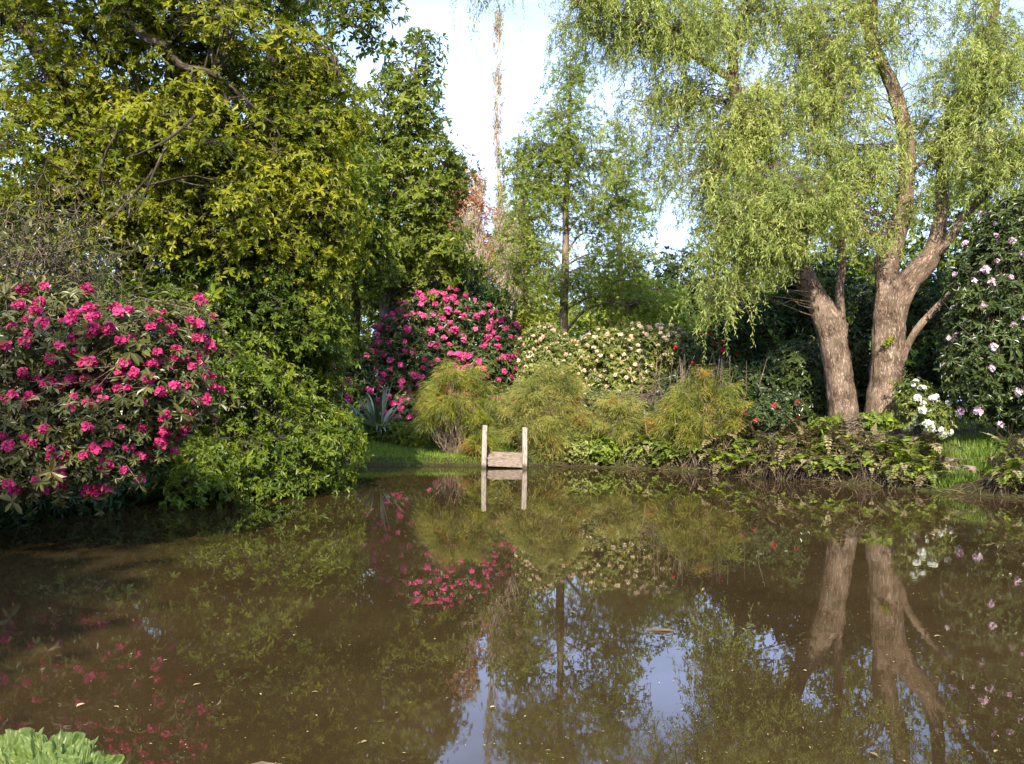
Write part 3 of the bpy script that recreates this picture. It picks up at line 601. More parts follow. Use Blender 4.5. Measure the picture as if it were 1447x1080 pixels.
ORD = ['first', 'second', 'third', 'fourth', 'fifth', 'sixth', 'seventh', 'eighth', 'ninth', 'tenth', 'eleventh', 'twelfth', 'thirteenth', 'fourteenth', 'fifteenth', 'sixteenth', 'seventeenth', 'eighteenth', 'nineteenth', 'twentieth',
       'twenty-first', 'twenty-second', 'twenty-third', 'twenty-fourth', 'twenty-fifth', 'twenty-sixth', 'twenty-seventh', 'twenty-eighth', 'twenty-ninth', 'thirtieth']
# ------------------------------------------------------------------ rhododendrons
def truss_mesh(name, mat, r=0.10, nf=15, petals=5, pl=.06):
    m = MB(); i_ = np.arange(nf) + .5; ph = np.arccos(1 - i_ / nf * 1.25); th = 2.399963 * i_
    Ax = np.stack([np.cos(th) * np.sin(ph), np.sin(th) * np.sin(ph), np.cos(ph)], 1); C = Ax * r * .62
    rosettes(m, C, Ax, petals, pl, pl * .85, 1.0, 0.0, OVAL, .1, rnd=np.clip(rng.normal(.5, .25, nf), 0, 1))
    return m.mesh(name, mat)
TR = {k_: [truss_mesh('flower_truss', MAT[k_], r_, nf_, 5, pl_) for _ in range(3)] for k_, r_, nf_, pl_ in
      (('pink', .095, 16, .062), ('rose', .11, 14, .075), ('pale', .10, 12, .06), ('cream', .07, 9, .05), ('white', .10, 16, .06), ('red', .07, 9, .05), ('coral', .06, 8, .05))}

def surf(blobs, n_, scale=1.0):
    out_ = []; dirs = []; areas = np.array([(r_[0] * r_[1] + r_[1] * r_[2] + r_[0] * r_[2]) for _, r_ in blobs]); areas = areas / areas.sum()
    for bi, (c, r_) in enumerate(blobs):
        kk = int(n_ * areas[bi]) + 1; d = unit(rng.normal(0, 1, (kk, 3))); r_ = np.asarray(r_)
        P = np.asarray(c) + d * r_ * scale * (1 + rng.normal(0, .05, (kk, 1))); nn = unit(d / r_)
        ok = np.ones(kk, bool)
        for bj, (c2, r2) in enumerate(blobs):
            if bj != bi: ok &= np.linalg.norm((P - np.asarray(c2)) / (np.asarray(r2) * scale), axis=1) > .93
        out_.append(P[ok]); dirs.append(nn[ok])
    return np.vstack(out_), np.vstack(dirs)

def shrub(name, label, cat, blobs, leafmat, n_leaf, flower=None, n_fl=0, Ln=.13, Wd=.045, k=7, bark='gb', fl_scale=1.0, fl_filter=None, group=None, stems=8, tpl=OVAL, zmin=.05, mind=.2, inner=(.85, .65), open_=1.25, front=True, noisy=.0, droop=.25, base=None, extra=0):
    blobs = [(np.asarray(c, float), r_) for c, r_ in blobs]
    bc = np.mean([c for c, _ in blobs], 0) if base is None else base; base = np.array([bc[0], bc[1], g(bc[0], bc[1])])
    root = thing(name, label, cat, base, group); lv = MB(); wood = MB()
    P, Nn = surf(blobs, n_leaf); Ps = P.copy(); Ns = Nn.copy()
    P = P + Nn * rng.normal(0, .07 + noisy, (len(P), 1))
    for s_ in inner:
        P2, N2 = surf(blobs, int(n_leaf * s_ * .8), s_); P = np.vstack([P, P2]); Nn = np.vstack([Nn, N2])
    ok = P[:, 2] > np.maximum(gh(P[:, 0], P[:, 1]), 0) + zmin; P = P[ok]; Nn = Nn[ok]
    nz_ = np.sin(P[:, 0] * 3.1 + 1.3) * np.sin(P[:, 2] * 3.7 + P[:, 1] * 2) ; rb = np.clip(.45 + .18 * nz_ + rng.normal(0, .22, len(P)), 0, 1)
    rosettes(lv, P - base, unit(Nn + np.array([0, 0, .55]) + rng.normal(0, .3, P.shape)), k, Ln, Wd, open_, droop, tpl, rnd=rb)
    # stems
    tgt = np.array([c for c, _ in blobs])
    for s_ in range(stems):
        t_ = P[rng.integers(len(P))] - base; a_ = rng.normal(0, .15, 3) * [1, 1, 0] + [0, 0, -.15]; mid = a_ * .5 + t_ * .5 + [0, 0, .15 * abs(t_[2])]
        tube(wood, [a_, mid, t_], [.045, .03, .012], 6, .08, 4)
    cs = tgt - base; kk = rng.integers(0, len(cs), len(P) // 4); sel = rng.integers(0, len(P), len(P) // 4)
    twigs(wood, cs[kk] * .8 + rng.normal(0, .1, (len(kk), 3)), P[sel] - base, .012, .004, .05, 3, 3)
    wood.build('branch', MAT[bark], root, True)
    lv.build('foliage', MAT[leafmat], root)
    if flower:
        toc = unit(np.array([0, 0, CAMH]) - Ps)
        vis = (np.sum(Ns * toc, 1) > .0) if front else np.ones(len(Ps), bool)
        vis &= Ps[:, 2] > np.maximum(gh(Ps[:, 0], Ps[:, 1]), 0) + .12
        if fl_filter is not None: vis &= fl_filter(Ps)
        Pf, Nf = Ps[vis], Ns[vis]; order = rng.permutation(len(Pf)); chosen = []
        for o_ in order:
            if len(chosen) >= n_fl + extra: break
            if all(np.linalg.norm(Pf[o_] - Pf[c_]) > mind for c_ in chosen): chosen.append(o_)
        if extra and len(chosen) > n_fl:
            me_ = MB(); ix = np.array(chosen[n_fl:]); i3 = np.arange(14) + .5; ph_ = np.arccos(1 - i3 / 14 * 1.25); th_ = 2.399963 * i3
            A3 = np.stack([np.cos(th_) * np.sin(ph_), np.sin(th_) * np.sin(ph_), np.cos(ph_)], 1); fs = fl_scale * (.55 + .5 * rng.random(len(ix)))
            C3 = (Pf[ix] + Nf[ix] * .06 - base)[:, None] + A3[None] * (.065 * fs)[:, None, None]; R3 = np.repeat(np.clip(rng.normal(.5, .3, len(ix)), 0, 1), 14)
            rosettes(me_, C3.reshape(-1, 3), np.tile(A3, (len(ix), 1)) + rng.normal(0, .15, (len(ix) * 14, 3)), 5, .062 * fl_scale, .052 * fl_scale, 1.0, 0, OVAL, .1, rnd=R3)
            tag(me_.build('small_flower_trusses', MAT[flower], root), kind='stuff')
        for q_, o_ in enumerate(chosen[:n_fl]):
            f = bpy.data.objects.new('flower_truss', TR[flower][q_ % 3]); col.objects.link(f); f.parent = root
            a_ = unit(Nf[o_] * np.array([1, 1, .8]) + np.array([0, 0, .35]))
            f.location = tuple(Pf[o_] + Nf[o_] * .06 - base); f.rotation_euler = Vector(a_).to_track_quat('Z', 'Y').to_euler()
            s_ = fl_scale * (.6 + .7 * rng.random()); f.scale = (s_, s_, s_ * .9)
    return root

# near left rhododendron, hanging over the water
def lf(P): return (rng.random(len(P)) < np.where(P[:, 2] > 2.7, .3, 1)) & (P[:, 0] / P[:, 1] > -.555)
shrub('rhododendron', 'nearest magenta rhododendron with bare lower twigs, overhanging the dark water at left', 'rhododendron',
    [(W(60, 510, 11), (1.2, 1.1, .62)), (W(190, 490, 10.9), (.8, .9, .42)), (W(235, 560, 10.7), (.55, .7, .45)), (W(120, 600, 10.6), (.95, .9, .55)), (W(10, 620, 10.6), (.75, .8, .5)), (W(-70, 560, 11), (1.2, 1.2, .85)), (W(60, 440, 11.6), (.8, .8, .3)), (W(240, 460, 11.2), (.5, .5, .3)), (W(50, 645, 10.4), (.7, .7, .36)), (W(140, 640, 10.4), (.5, .6, .36)), (W(-60, 650, 10.6), (.8, .8, .5))],
    'rhodoo', 5000, 'pink', 99, base=(-8.2, 11.0), Ln=.10, Wd=.034, k=7, bark='tb', fl_scale=.66, stems=14, mind=.13, extra=60, inner=(.86, .7), noisy=.04, fl_filter=lf, zmin=.22)
# bare twiggy shrub above it
tw_root = thing('twiggy_shrub', 'mostly bare grey-brown twiggy shrub above the nearest rhododendron', 'shrub', [-8.2, 12.6, g(-8.2, 12.6)])
wood = MB(); b0 = np.array([-8.2, 12.6, g(-8.2, 12.6)]); lvv = MB()
T_, _ = in_ellipsoid(60, W(50, 370, 12.4) - b0, (1.35, .9, .7), .6)
for t_ in T_[:20]: tube(wood, [np.array([0, 0, 0]), np.array([.1, 0, 1.2]) + rng.normal(0, .15, 3), t_ * .8, t_], [.04, .03, .018, .006], 5, .05, 4)
A2 = T_[rng.integers(0, 60, 560)] + rng.normal(0, .25, (560, 3)); d2_ = unit(rng.normal(0, 1, (560, 3)) + [.6, 0, .1]); B2 = A2 + d2_ * (.25 + .4 * rng.random((560, 1)))
twigs(wood, A2, B2, .008, .003, .1, 4, 3)
wood.build('branch', MAT['gb'], tw_root, True)
rosettes(lvv, B2[:470], d2_[:470], 6, .09, .035, 1.1, .2); lvv.build('foliage', MAT['rhodoo'], tw_root)

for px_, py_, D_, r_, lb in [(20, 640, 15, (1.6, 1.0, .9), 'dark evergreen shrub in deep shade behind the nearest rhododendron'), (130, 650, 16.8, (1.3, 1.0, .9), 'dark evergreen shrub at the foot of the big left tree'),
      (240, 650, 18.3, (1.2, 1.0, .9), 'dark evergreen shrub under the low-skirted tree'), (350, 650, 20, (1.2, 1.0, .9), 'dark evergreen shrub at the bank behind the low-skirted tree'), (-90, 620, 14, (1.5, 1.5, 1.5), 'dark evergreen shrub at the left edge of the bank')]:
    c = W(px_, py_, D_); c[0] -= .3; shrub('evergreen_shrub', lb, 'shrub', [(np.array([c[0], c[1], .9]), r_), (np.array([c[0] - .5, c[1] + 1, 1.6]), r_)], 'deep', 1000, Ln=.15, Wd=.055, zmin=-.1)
for i_, (x_, y_) in enumerate([(-7.4, 9.2), (-7.3, 10.8), (-7.0, 12.4), (-6.6, 14.0), (-6.1, 15.6), (-5.6, 17.2), (-5.2, 18.8), (-5.0, 20.6)]):
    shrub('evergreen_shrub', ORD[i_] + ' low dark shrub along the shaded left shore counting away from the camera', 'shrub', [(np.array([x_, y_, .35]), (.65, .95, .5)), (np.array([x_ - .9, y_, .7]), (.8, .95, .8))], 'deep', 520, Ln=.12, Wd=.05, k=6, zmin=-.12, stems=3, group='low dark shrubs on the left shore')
# far pink rhododendron : a big dome
shrub('rhododendron', 'big dome of rose pink rhododendron in the far bank centre behind the flax', 'rhododendron',
    [(W(600, 520, 33), (1.9, 1.5, 2.1)), (W(540, 545, 32.6), (1.3, 1.2, 1.3)), (W(660, 480, 33), (1.3, 1.2, 1.5)), (W(700, 500, 33), (.9, 1.0, 1.1)), (W(600, 455, 33.2), (1.1, 1.0, 1.0)), (W(640, 450, 33.3), (1.0, 1, .95)), (W(570, 480, 32.8), (1.0, 1, .9)), (W(640, 590, 32), (2.6, 1.0, .9))],
    'rhodo', 4200, 'rose', 100, Ln=.15, Wd=.055, fl_scale=1.12, mind=.21, extra=120, fl_filter=lambda P: P[:, 0] > W(500, 500, 33)[0])
# the rest of its blooms are many: a second bush of the same clump on its right
shrub('rhododendron', 'smaller rose pink rhododendron tight against the right side of the big pink dome', 'rhododendron',
    [(W(712, 490, 32), (.6, .7, .9)), (W(690, 520, 31.8), (.8, .8, .8)), (W(728, 515, 31.8), (.4, .5, .5))],
    'rhodo', 1100, 'rose', 46, Ln=.14, Wd=.05, fl_scale=1.05, mind=.24)
shrub('rhododendron', 'dark leafy rhododendron with few rose blooms left of the big pink dome', 'rhododendron',
    [(W(490, 530, 31), (.9, .8, 1.3)), (W(455, 560, 30), (1.0, .8, 1.0))], 'rhodo', 1100, 'rose', 22, Ln=.15, Wd=.05, fl_scale=1.0, mind=.34)
# cream rhododendrons
shrub('rhododendron', 'cream flowered pale-leaved rhododendron left of the slender tree trunk', 'rhododendron',
    [(W(768, 495, 28.5), (.75, .8, .75)), (W(800, 520, 28), (.9, .9, .8)), (W(775, 530, 27.6), (.8, .7, .8))], 'rhodoy', 1900, 'cream', 90, Ln=.12, Wd=.045, fl_scale=.75, mind=.13)
shrub('rhododendron', 'cream and peach flowered rhododendron right of the slender tree trunk', 'rhododendron',
    [(W(860, 510, 28), (1.1, .9, .9)), (W(920, 505, 28), (1.0, .9, .85)), (W(880, 560, 27.4), (1.3, .8, .8)), (W(945, 490, 28.4), (.6, .7, .6)), (W(900, 480, 28.4), (.5, .6, .45))], 'rhodoy', 3200, 'cream', 100, Ln=.12, Wd=.045, fl_scale=.72, mind=.14, extra=90)
shrub('shrub', 'plain green shrub at the foot of the cream rhododendrons behind the low restio', 'shrub',
    [(W(830, 580, 26.6), (1.0, .7, .55)), (W(900, 600, 26), (1.1, .7, .55)), (W(960, 560, 26.6), (.7, .7, .7))], 'rhodo', 1300, Ln=.11, Wd=.05)
# azaleas
shrub('evergreen_shrub', 'dark leafy shrub seen between the jetty posts under the restios', 'shrub', [(W(705, 600, 28.5), (1.1, .6, .6))], 'rhodo', 500, Ln=.13, Wd=.05)
shrub('azalea', 'red azalea peeping over the tall restio clump', 'azalea', [(W(985, 500, 27), (.6, .5, .6)), (W(1010, 520, 27), (.7, .5, .8))], 'rhodo', 600, 'red', 8, Ln=.09, Wd=.04, mind=.14, fl_filter=lambda P: P[:, 2] > 2.9)
shrub('azalea', 'coral azalea low between the tall restio and the leaning willow', 'azalea', [(W(1085, 590, 22.8), (.5, .5, .32)), (W(1100, 575, 23), (.5, .5, .35))], 'rhodo', 500, 'coral', 5, Ln=.09, Wd=.035, mind=.12)
# dark rhododendrons behind the willow
for i_, (px_, py_, D_, r_, mt_, lb) in enumerate([
    (1075, 500, 27.5, (1.3, 1, 1.7), 'deep', 'dark evergreen shrub left of the leaning willow trunk'), (1140, 540, 25.2, (1.0, .8, 1.1), 'rhodo', 'glossy shrub in front of the dark evergreens beside the leaning willow'),
    (1160, 470, 28, (1.5, 1, 2.2), 'deep', 'tall dark evergreen shrub directly behind the leaning willow'), (1215, 500, 26.5, (.9, .8, 1.9), 'rhodo', 'dark shrub filling the gap between the willow trunks'),
    (1310, 490, 27, (1.5, 1, 2.2), 'deep', 'tall dark evergreen shrub behind the thin slanting willow branch'), (1060, 560, 25, (.9, .8, .8), 'rhodo', 'low glossy shrub behind the coral azalea')]):
    shrub('evergreen_shrub', lb, 'shrub', [(W(px_, py_, D_), r_), (W(px_ + 25, py_ + 30, D_ - .3), tuple(v_ * .7 for v_ in r_)), (W(px_ - 25, py_ - 10, D_ - .2), tuple(v_ * .7 for v_ in r_))], mt_, 1500, Ln=.15, Wd=.055)
shrub('rhododendron', 'tall dark rhododendron with pale pink blooms at the right edge', 'rhododendron',
    [(W(1420, 420, 21.5), (1.2, 1, 1.5)), (W(1400, 520, 21.2), (1.0, .9, 1.2)), (W(1470, 520, 21), (1.2, 1, 1.5)), (W(1445, 330, 21.8), (1.0, 1, .8)), (W(1370, 480, 22), (.6, .7, .9))],
    'rhodo', 2500, 'pale', 52, Ln=.15, Wd=.05, fl_scale=.82, mind=.26)
shrub('azalea', 'small white flowered rhododendron at the foot of the forked willow', 'azalea',
    [(W(1300, 575, 22), (.42, .4, .5)), (W(1322, 590, 21.6), (.4, .4, .35)), (W(1285, 560, 22.2), (.3, .35, .4))], 'rhodoy', 520, 'white', 22, Ln=.11, Wd=.04, fl_scale=.8, mind=.13, fl_filter=lambda P: P[:, 0] > W(1285, 560, 22)[0])
shrub('leafy_plant', 'bright lime green leafy plant sprouting between the willow feet', 'plant', [(W(1240, 596, 22), (.42, .3, .14)), (W(1170, 600, 22), (.3, .3, .12))], 'fern', 240, Ln=.12, Wd=.08, k=6, zmin=.02, stems=3)
# sprig on the forked willow's trunk
sp = thing('epiphyte_sprig', 'little leafy sprig sprouting from the face of the forked willow trunk', 'sprig', W(1255, 482, 22.95))
mm_ = MB(); rosettes(mm_, rng.normal(0, .06, (26, 3)) * [1.3, .4, .9], rng.normal(0, .6, (26, 3)) + [0, -1, .3], 5, .07, .03); mm_.build('foliage', MAT['lime'], sp)

# ------------------------------------------------------------------ restios (feathery clumps)
def restio(label, px, D_, wpx, ytop, mat, n_pl=130, lean=0.0, orange=6, Lb=.42, bl=70, low=0.15, balls=()):
    b_ = W(px, 640, D_); b_[2] = g(b_[0], b_[1]); H = W(px, ytop, D_)[2] - b_[2]; w_ = wpx / FPX * D_ / 2
    root = thing('restio_clump', label, 'restio', b_, 'feathery restio clumps'); cul = MB(); pl = MB(); orr = MB()
    a_ = rng.random(n_pl) * 6.283; rr_ = rng.random(n_pl) ** .5; hz = (low + (1 - low) * rng.random(n_pl) ** .7) * (1 - .45 * rr_ ** 2.2) * H * .93
    T_ = np.stack([np.cos(a_) * rr_ * w_ * .85 + lean * hz / H, np.sin(a_) * rr_ * w_ * .6, hz], 1)
    T_ += rng.normal(0, .13, T_.shape) + np.stack([.16 * np.sin(a_ * 3 + px), 0 * a_, .14 * np.sin(a_ * 2 + hz * 3 + px)], 1)
    A_ = np.stack([np.cos(a_) * rr_ * w_ * .3, np.sin(a_) * rr_ * w_ * .25, np.zeros(n_pl)], 1)
    twigs(cul, A_, T_, .009, .005, .04, 4, 4)
    cul.build('culm', MAT['tb'], root, True)
    outd = unit(np.stack([np.cos(a_) * rr_ + lean * .4, np.sin(a_) * rr_, .55 + 0 * a_], 1))
    outd = unit(outd + rng.normal(0, .3, outd.shape))
    for arr, target in ((np.arange(n_pl)[orange:], pl), (np.arange(n_pl)[:orange], orr)):
        if len(arr) == 0: continue
        n2_ = len(arr) * bl; ax = np.repeat(outd[arr], bl, 0); T0 = np.repeat(T_[arr], bl, 0); s_ = rng.random((n2_, 1))
        P = T0 - ax * (.28 * s_) ; d = unit(ax * .9 + rng.normal(0, .55, (n2_, 3)))
        Lx = Lb * (.5 + .7 * rng.random(n2_)); rb = np.clip(np.repeat(rng.normal(.5, .24, len(arr)), bl) + rng.normal(0, .1, n2_), 0, 1)
        # drooping in two pieces
        mid = P + d * Lx[:, None] * .5; d2_ = unit(d + [0, 0, -.9])
        leaves(target, P, d, rng.normal(0, 1, P.shape), Lx * .52, .011, BLADE, rb); leaves(target, mid, d2_, rng.normal(0, 1, P.shape), Lx * .55, .009, DIAM, rb)
    pl.build('foliage', MAT[mat], root)
    for bx, by, bd, br in balls:
        hb = MB(); n3 = 420; d3 = unit(rng.normal(0, 1, (n3, 3))); c3 = W(bx, by, bd) - b_; leaves(hb, c3 + d3 * br * .25, d3 + rng.normal(0, .15, d3.shape) + [0, 0, -.25], rng.normal(0, 1, d3.shape), br * (.6 + .3 * rng.random(n3)), .012, BLADE)
        twigs(hb, np.array([[c3[0] * .6, c3[1] * .6, 0.]]), c3[None], .008, .006, .05, 4, 4); hb.build('round_plume', MAT['lime'], root)
    if orange: orr.build('orange_foliage', MAT['resto'], root)
restio('bronze-green feathery restio clump left of the jetty', 645, 25.0, 138, 508, 'rest', 200, -.05, 8, low=.42, balls=((679, 587, 24.3, .22), (661, 592, 24.4, .18), (669, 622, 24.2, .17), (690, 626, 24.2, .17)))
restio('grey-green feathery restio arching over the right post of the jetty', 758, 25.0, 145, 508, 'restg', 210, .35, 9, low=.25)
restio('low feathery restio on the bank between jetty and tall clump', 868, 25.0, 110, 550, 'restg', 110, .1, 3)
restio('tall upright restio clump with orange tips left of the coral azalea', 990, 23.9, 150, 515, 'rest', 190, 0, 10)
restio('small drooping restio at the water right of the jetty', 775, 24.5, 60, 590, 'restg', 50, .2, 2)
restio('narrow drooping restio tuft at the foot of the bronze-green clump', 672, 24.4, 40, 600, 'rest', 26, 0, 2)
# dry flower stalks above the tall clump
st = thing('dry_stalks', 'thin dry reddish flower stalks standing above the tall restio', 'stalks', W(990, 640, 24.2) * [1, 1, 0] + [0, 0, .3]); mm_ = MB()
n_ = 60; A_ = np.stack([rng.normal(0, .5, n_), rng.normal(0, .3, n_), np.zeros(n_)], 1); B_ = A_ * 1.3 + np.stack([0 * A_[:, 0], 0 * A_[:, 0], 2.2 + .5 * rng.random(n_)], 1); twigs(mm_, A_, B_, .007, .005, .0, 4, 4); mm_.build('stem', MAT['tb'], st)

# ------------------------------------------------------------------ flax
def flax(label, px, py, D_, nl, Ls, ):
    b_ = W(px, py, D_); b_[2] = g(b_[0], b_[1]); root = thing('flax_plant', label, 'flax', b_, 'flax plants by the lawn'); mm_ = MB()
    for i_ in range(nl):
        a_ = rng.random() * 6.283; el = rng.uniform(.35, 1.35); L_ = Ls * rng.uniform(.7, 1.15); w_ = .045 * rng.uniform(.8, 1.3); d = np.array([math.cos(a_) * math.cos(el), math.sin(a_) * math.cos(el), math.sin(el)])
        side = unit(np.cross(d, [0, 0, 1.])); t = np.linspace(0, 1, 7); P = d * (t * L_)[:, None]; P[:, 2] -= (t ** 2.6) * L_ * rng.uniform(.1, .5)
        wd_ = w_ * np.array([.6, .9, 1, 1, .85, .55, .05]); up_ = unit(np.cross(side, d)); V = np.stack([P + side * wd_[:, None] + up_ * .012, P, P - side * wd_[:, None] + up_ * .012], 1).reshape(-1, 3)
        q = [(k_ * 3 + j_, k_ * 3 + j_ + 1, k_ * 3 + j_ + 4, k_ * 3 + j_ + 3) for k_ in range(6) for j_ in range(2)]; mm_.add(V, q, np.full(12, rng.random()))
    mm_.build('leaf', MAT['flax'], root)
flax('big sword-leaved flax behind the lawn under the pink dome', 535, 600, 27.5, 80, 1.9)
flax('second dark sword-leaved flax left of the big one', 485, 600, 28.5, 50, 1.5)

# ------------------------------------------------------------------ ferns along the bank
def frond(mb, base, az, el, L_, w_, curl, npin=15, rb=.5):
    t = np.linspace(0.02, 1, npin); d = np.array([math.cos(az), math.sin(az), 0.]); hor = L_ * np.cos(el) * t; ver = L_ * (np.sin(el) * t - curl * t ** 2.2)
    P = np.array(base) + d * hor[:, None]; P[:, 2] += ver
    T = unit(np.gradient(P, axis=0)); S = unit(np.cross(T, [0, 0, 1.])); prof = np.sin(np.clip(t * 1.05 + .12, 0, 1.1) * np.pi / 1.12) ** .8 + .05
    for s_ in (1, -1):
        leaves(mb, P, S * s_ + T * .45 + rng.normal(0, .1, P.shape), np.cross(S, T) + rng.normal(0, .2, P.shape), w_ * prof, L_ * .075, DIAM, np.clip(rb + rng.normal(0, .12, npin), 0, 1))
    twigs(mb, P[:-1:3], np.vstack([P[3::3], P[-1:]])[:len(P[:-1:3])], .005, .003, 0, 1, 3)

def fern_variant(ng, nd, seed_w, L1=.62, root_=True):
    """meshes for one fern clump: green fronds, dead fronds, root skirt"""
    a = MB(); b_ = MB(); c = MB()
    for _ in range(ng):
        frond(a, rng.normal(0, .08, 3) + [0, 0, .22], rng.random() * 6.283, rng.uniform(.35, 1.15), L1 * rng.uniform(.7, 1.2), .15 * rng.uniform(.8, 1.2), rng.uniform(.35, .8), 15, rng.random())
    for _ in range(nd):
        frond(b_, rng.normal(0, .13, 3) + [0, 0, .2], rng.random() * 6.283, rng.uniform(.3, 1.25), L1 * rng.uniform(.8, 1.35), .09 * rng.uniform(.7, 1.2), rng.uniform(.2, .9), 13, rng.random())
    n_ = 260; A_ = rng.normal(0, .13, (n_, 3)) + [0, 0, .2]; an = rng.random(n_) * 6.283; B_ = A_ + np.stack([np.cos(an) * .15, np.sin(an) * .15, -.2 - .16 * rng.random(n_)], 1); twigs(c, A_, B_, .006, .003, .12, 3, 3)
    return a.mesh('green_foliage', MAT['fern']), b_.mesh('dead_foliage', MAT['dead']), c.mesh('root_skirt', MAT['root'])
FV = [fern_variant(12, 24, 0), fern_variant(18, 20, 0), fern_variant(24, 14, 0), fern_variant(9, 32, 0, .66)]

def place_fern(x_, y_, v, s_, label, sink=.05):
    r_ = thing('fern_clump', label, 'fern', (x_, y_, max(g(x_, y_), .0) - sink), 'ferns edging the pond'); r_.rotation_euler.z = rng.random() * 6.28; r_.scale = (s_, s_, s_)
    for nm, me in zip(('green_foliage', 'dead_foliage', 'root_skirt'), FV[v]):
        o_ = bpy.data.objects.new(nm, me); col.objects.link(o_); o_.parent = r_
shore = [(3.4, 23.95), (4.0, 23.6), (4.6, 23.25), (5.1, 22.7), (5.7, 22.05), (6.2, 21.45), (6.7, 20.95), (7.2, 20.45), (7.7, 19.95), (8.2, 19.45), (8.7, 18.95)]
shore2 = [(9.7, 17.95), (10.2, 17.5), (10.8, 17.1)]
seq = shore + shore2
for i_, (x_, y_) in enumerate(seq):
    place_fern(x_ + rng.normal(0, .06), y_ + .22 + rng.normal(0, .06), [2, 1, 2, 1, 2, 0, 2, 1, 2, 2, 1, 2, 1, 2][i_], rng.uniform(.95, 1.2), ORD[i_] + ' fern clump along the waterline counting right from the low restio')
for i_, (x_, y_) in enumerate([(4.6, 24.3), (5.4, 23.5), (6.1, 22.7), (6.7, 22.1), (7.2, 21.6), (7.7, 21.1), (8.2, 20.6), (8.7, 20.1), (6.3, 23.4), (7.0, 22.8), (7.6, 22.2), (8.2, 21.6), (10.4, 18.6), (11.0, 18.2)]):
    place_fern(x_ + rng.normal(0, .08), y_ + rng.normal(0, .08), [0, 3, 0, 3, 0, 3, 3, 1, 0, 3, 0, 1, 3, 0][i_], rng.uniform(1.35, 1.75), ORD[i_] + ' brownish fern clump of the upper row behind the waterline ferns')
# overhanging leafy plants at the water by the restios
for i_, (px_, D_) in enumerate([(815, 24.6), (850, 24.5), (905, 24.3), (940, 24.0), (975, 23.8)]):
    c = W(px_, 632, D_); shrub('leafy_plant', ORD[i_] + ' leafy green water-edge plant counting right from the jetty', 'plant', [(np.array([c[0], c[1], .42]), (.42, .35, .32))], 'fern' if i_ % 2 else 'rhodoy', 200, Ln=.13, Wd=.075, k=5, group='leafy plants at the water edge', stems=2, zmin=.02)
for i_, (px_, D_) in enumerate([(545, 27), (565, 26.6), (585, 26.2), (470, 25.5), (490, 26.5), (440, 24.5)]):
    c = W(px_, 620, D_); z_ = g(c[0], c[1]); shrub('leafy_plant', ORD[i_] + ' low leafy plant in the border behind the lawn under the flax', 'plant', [(np.array([c[0], c[1], z_ + .15]), (.55, .4, .3))], 'oaklow', 260, Ln=.12, Wd=.06, k=5, group='low border plants behind the lawn', stems=2, zmin=.02)

# dry litter at the waterline
mm_ = MB(); n_ = 2600; k_ = rng.integers(0, len(SHS), n_); P = SHS[k_] + rng.normal(0, .3, (n_, 2)); ok = (P[:, 1] > 15) & (P[:, 0] > -.0) & (sdist(P[:, 0], P[:, 1]) > -.12); P = P[ok]
P3 = np.stack([P[:, 0], P[:, 1], np.maximum(gh(P[:, 0], P[:, 1]), 0) + .02], 1); Dd = unit(rng.normal(0, 1, P3.shape) * [1, 1, .5] + [0, -.3, .1]); twigs(mm_, P3, P3 + Dd * .35, .007, .003, .1, 3, 3)
tag(mm_.build('bank_litter', MAT['dead']), 'dry fallen stems and leaf litter along the right waterline', 'litter', kind='stuff')

# ------------------------------------------------------------------ grass
def grass(label, xr, yr, n_, h_, mat, cond=None):
    X = rng.uniform(*xr, n_); Y = rng.uniform(*yr, n_); d_ = sdist(X, Y); ok = d_ > .06
    if cond is not None: ok &= cond(X, Y)
    X, Y = X[ok], Y[ok]; P = np.stack([X, Y, gh(X, Y) - .01], 1); mm_ = MB()
    leaves(mm_, P, rng.normal(0, .3, P.shape) + [0, 0, 1], rng.normal(0, 1, P.shape), h_ * (.6 + .8 * rng.random(len(P))), h_ * .12, DIAM); return tag(mm_.build('grass', MAT[mat]), label, 'grass', kind='stuff')
grass('mown lawn grass on the left bank beside the jetty', (-5.2, 1.2), (23.6, 31), 60000, .07, 'grass')
c_ = W(1400, 600, 21); grass('bright long grass below the pale pink rhododendron', (c_[0] - 1.1, c_[0] + 1.6), (19.3, 22.4), 9000, .26, 'grassb')
grass('short grass on the far bank under the trees', (-9, 14), (24, 34), 50000, .12, 'grass')
c_ = W(1325, 625, 20.5); grass('bright grass beside the stone step', (c_[0] - .9, c_[0] + 1.2), (18.7, 20.2), 3500, .18, 'grassb', lambda X, Y: np.sin(X * 5) > -.6)

# ------------------------------------------------------------------ stone steps
stm, n, l = newmat('weathered_stone'); tcn = n.new("ShaderNodeTexCoord"); n1 = n.new("ShaderNodeTexNoise"); n1.inputs['Scale'].default_value = 6; n1.inputs['Detail'].default_value = 8; l(tcn.outputs['Object'], n1.inputs['Vector'])
ra = ramp(n, [(0.06, 0.05, 0.03), (0.18, 0.135, 0.09), (0.32, 0.25, 0.18)], [.3, .5, .75]); l(n1.outputs[0], ra.inputs[0]); p = n.new("ShaderNodeBsdfPrincipled"); p.inputs['Roughness'].default_value = .9; l(ra.outputs[0], p.inputs['Base Color'])
b = n.new("ShaderNodeBump"); b.inputs['Strength'].default_value = .8; b.inputs['Distance'].default_value = .03; l(n1.outputs[0], b.inputs['Height']); l(b.outputs[0], p.inputs['Normal']); o = n.new("ShaderNodeOutputMaterial"); l(p.outputs[0], o.inputs[0])
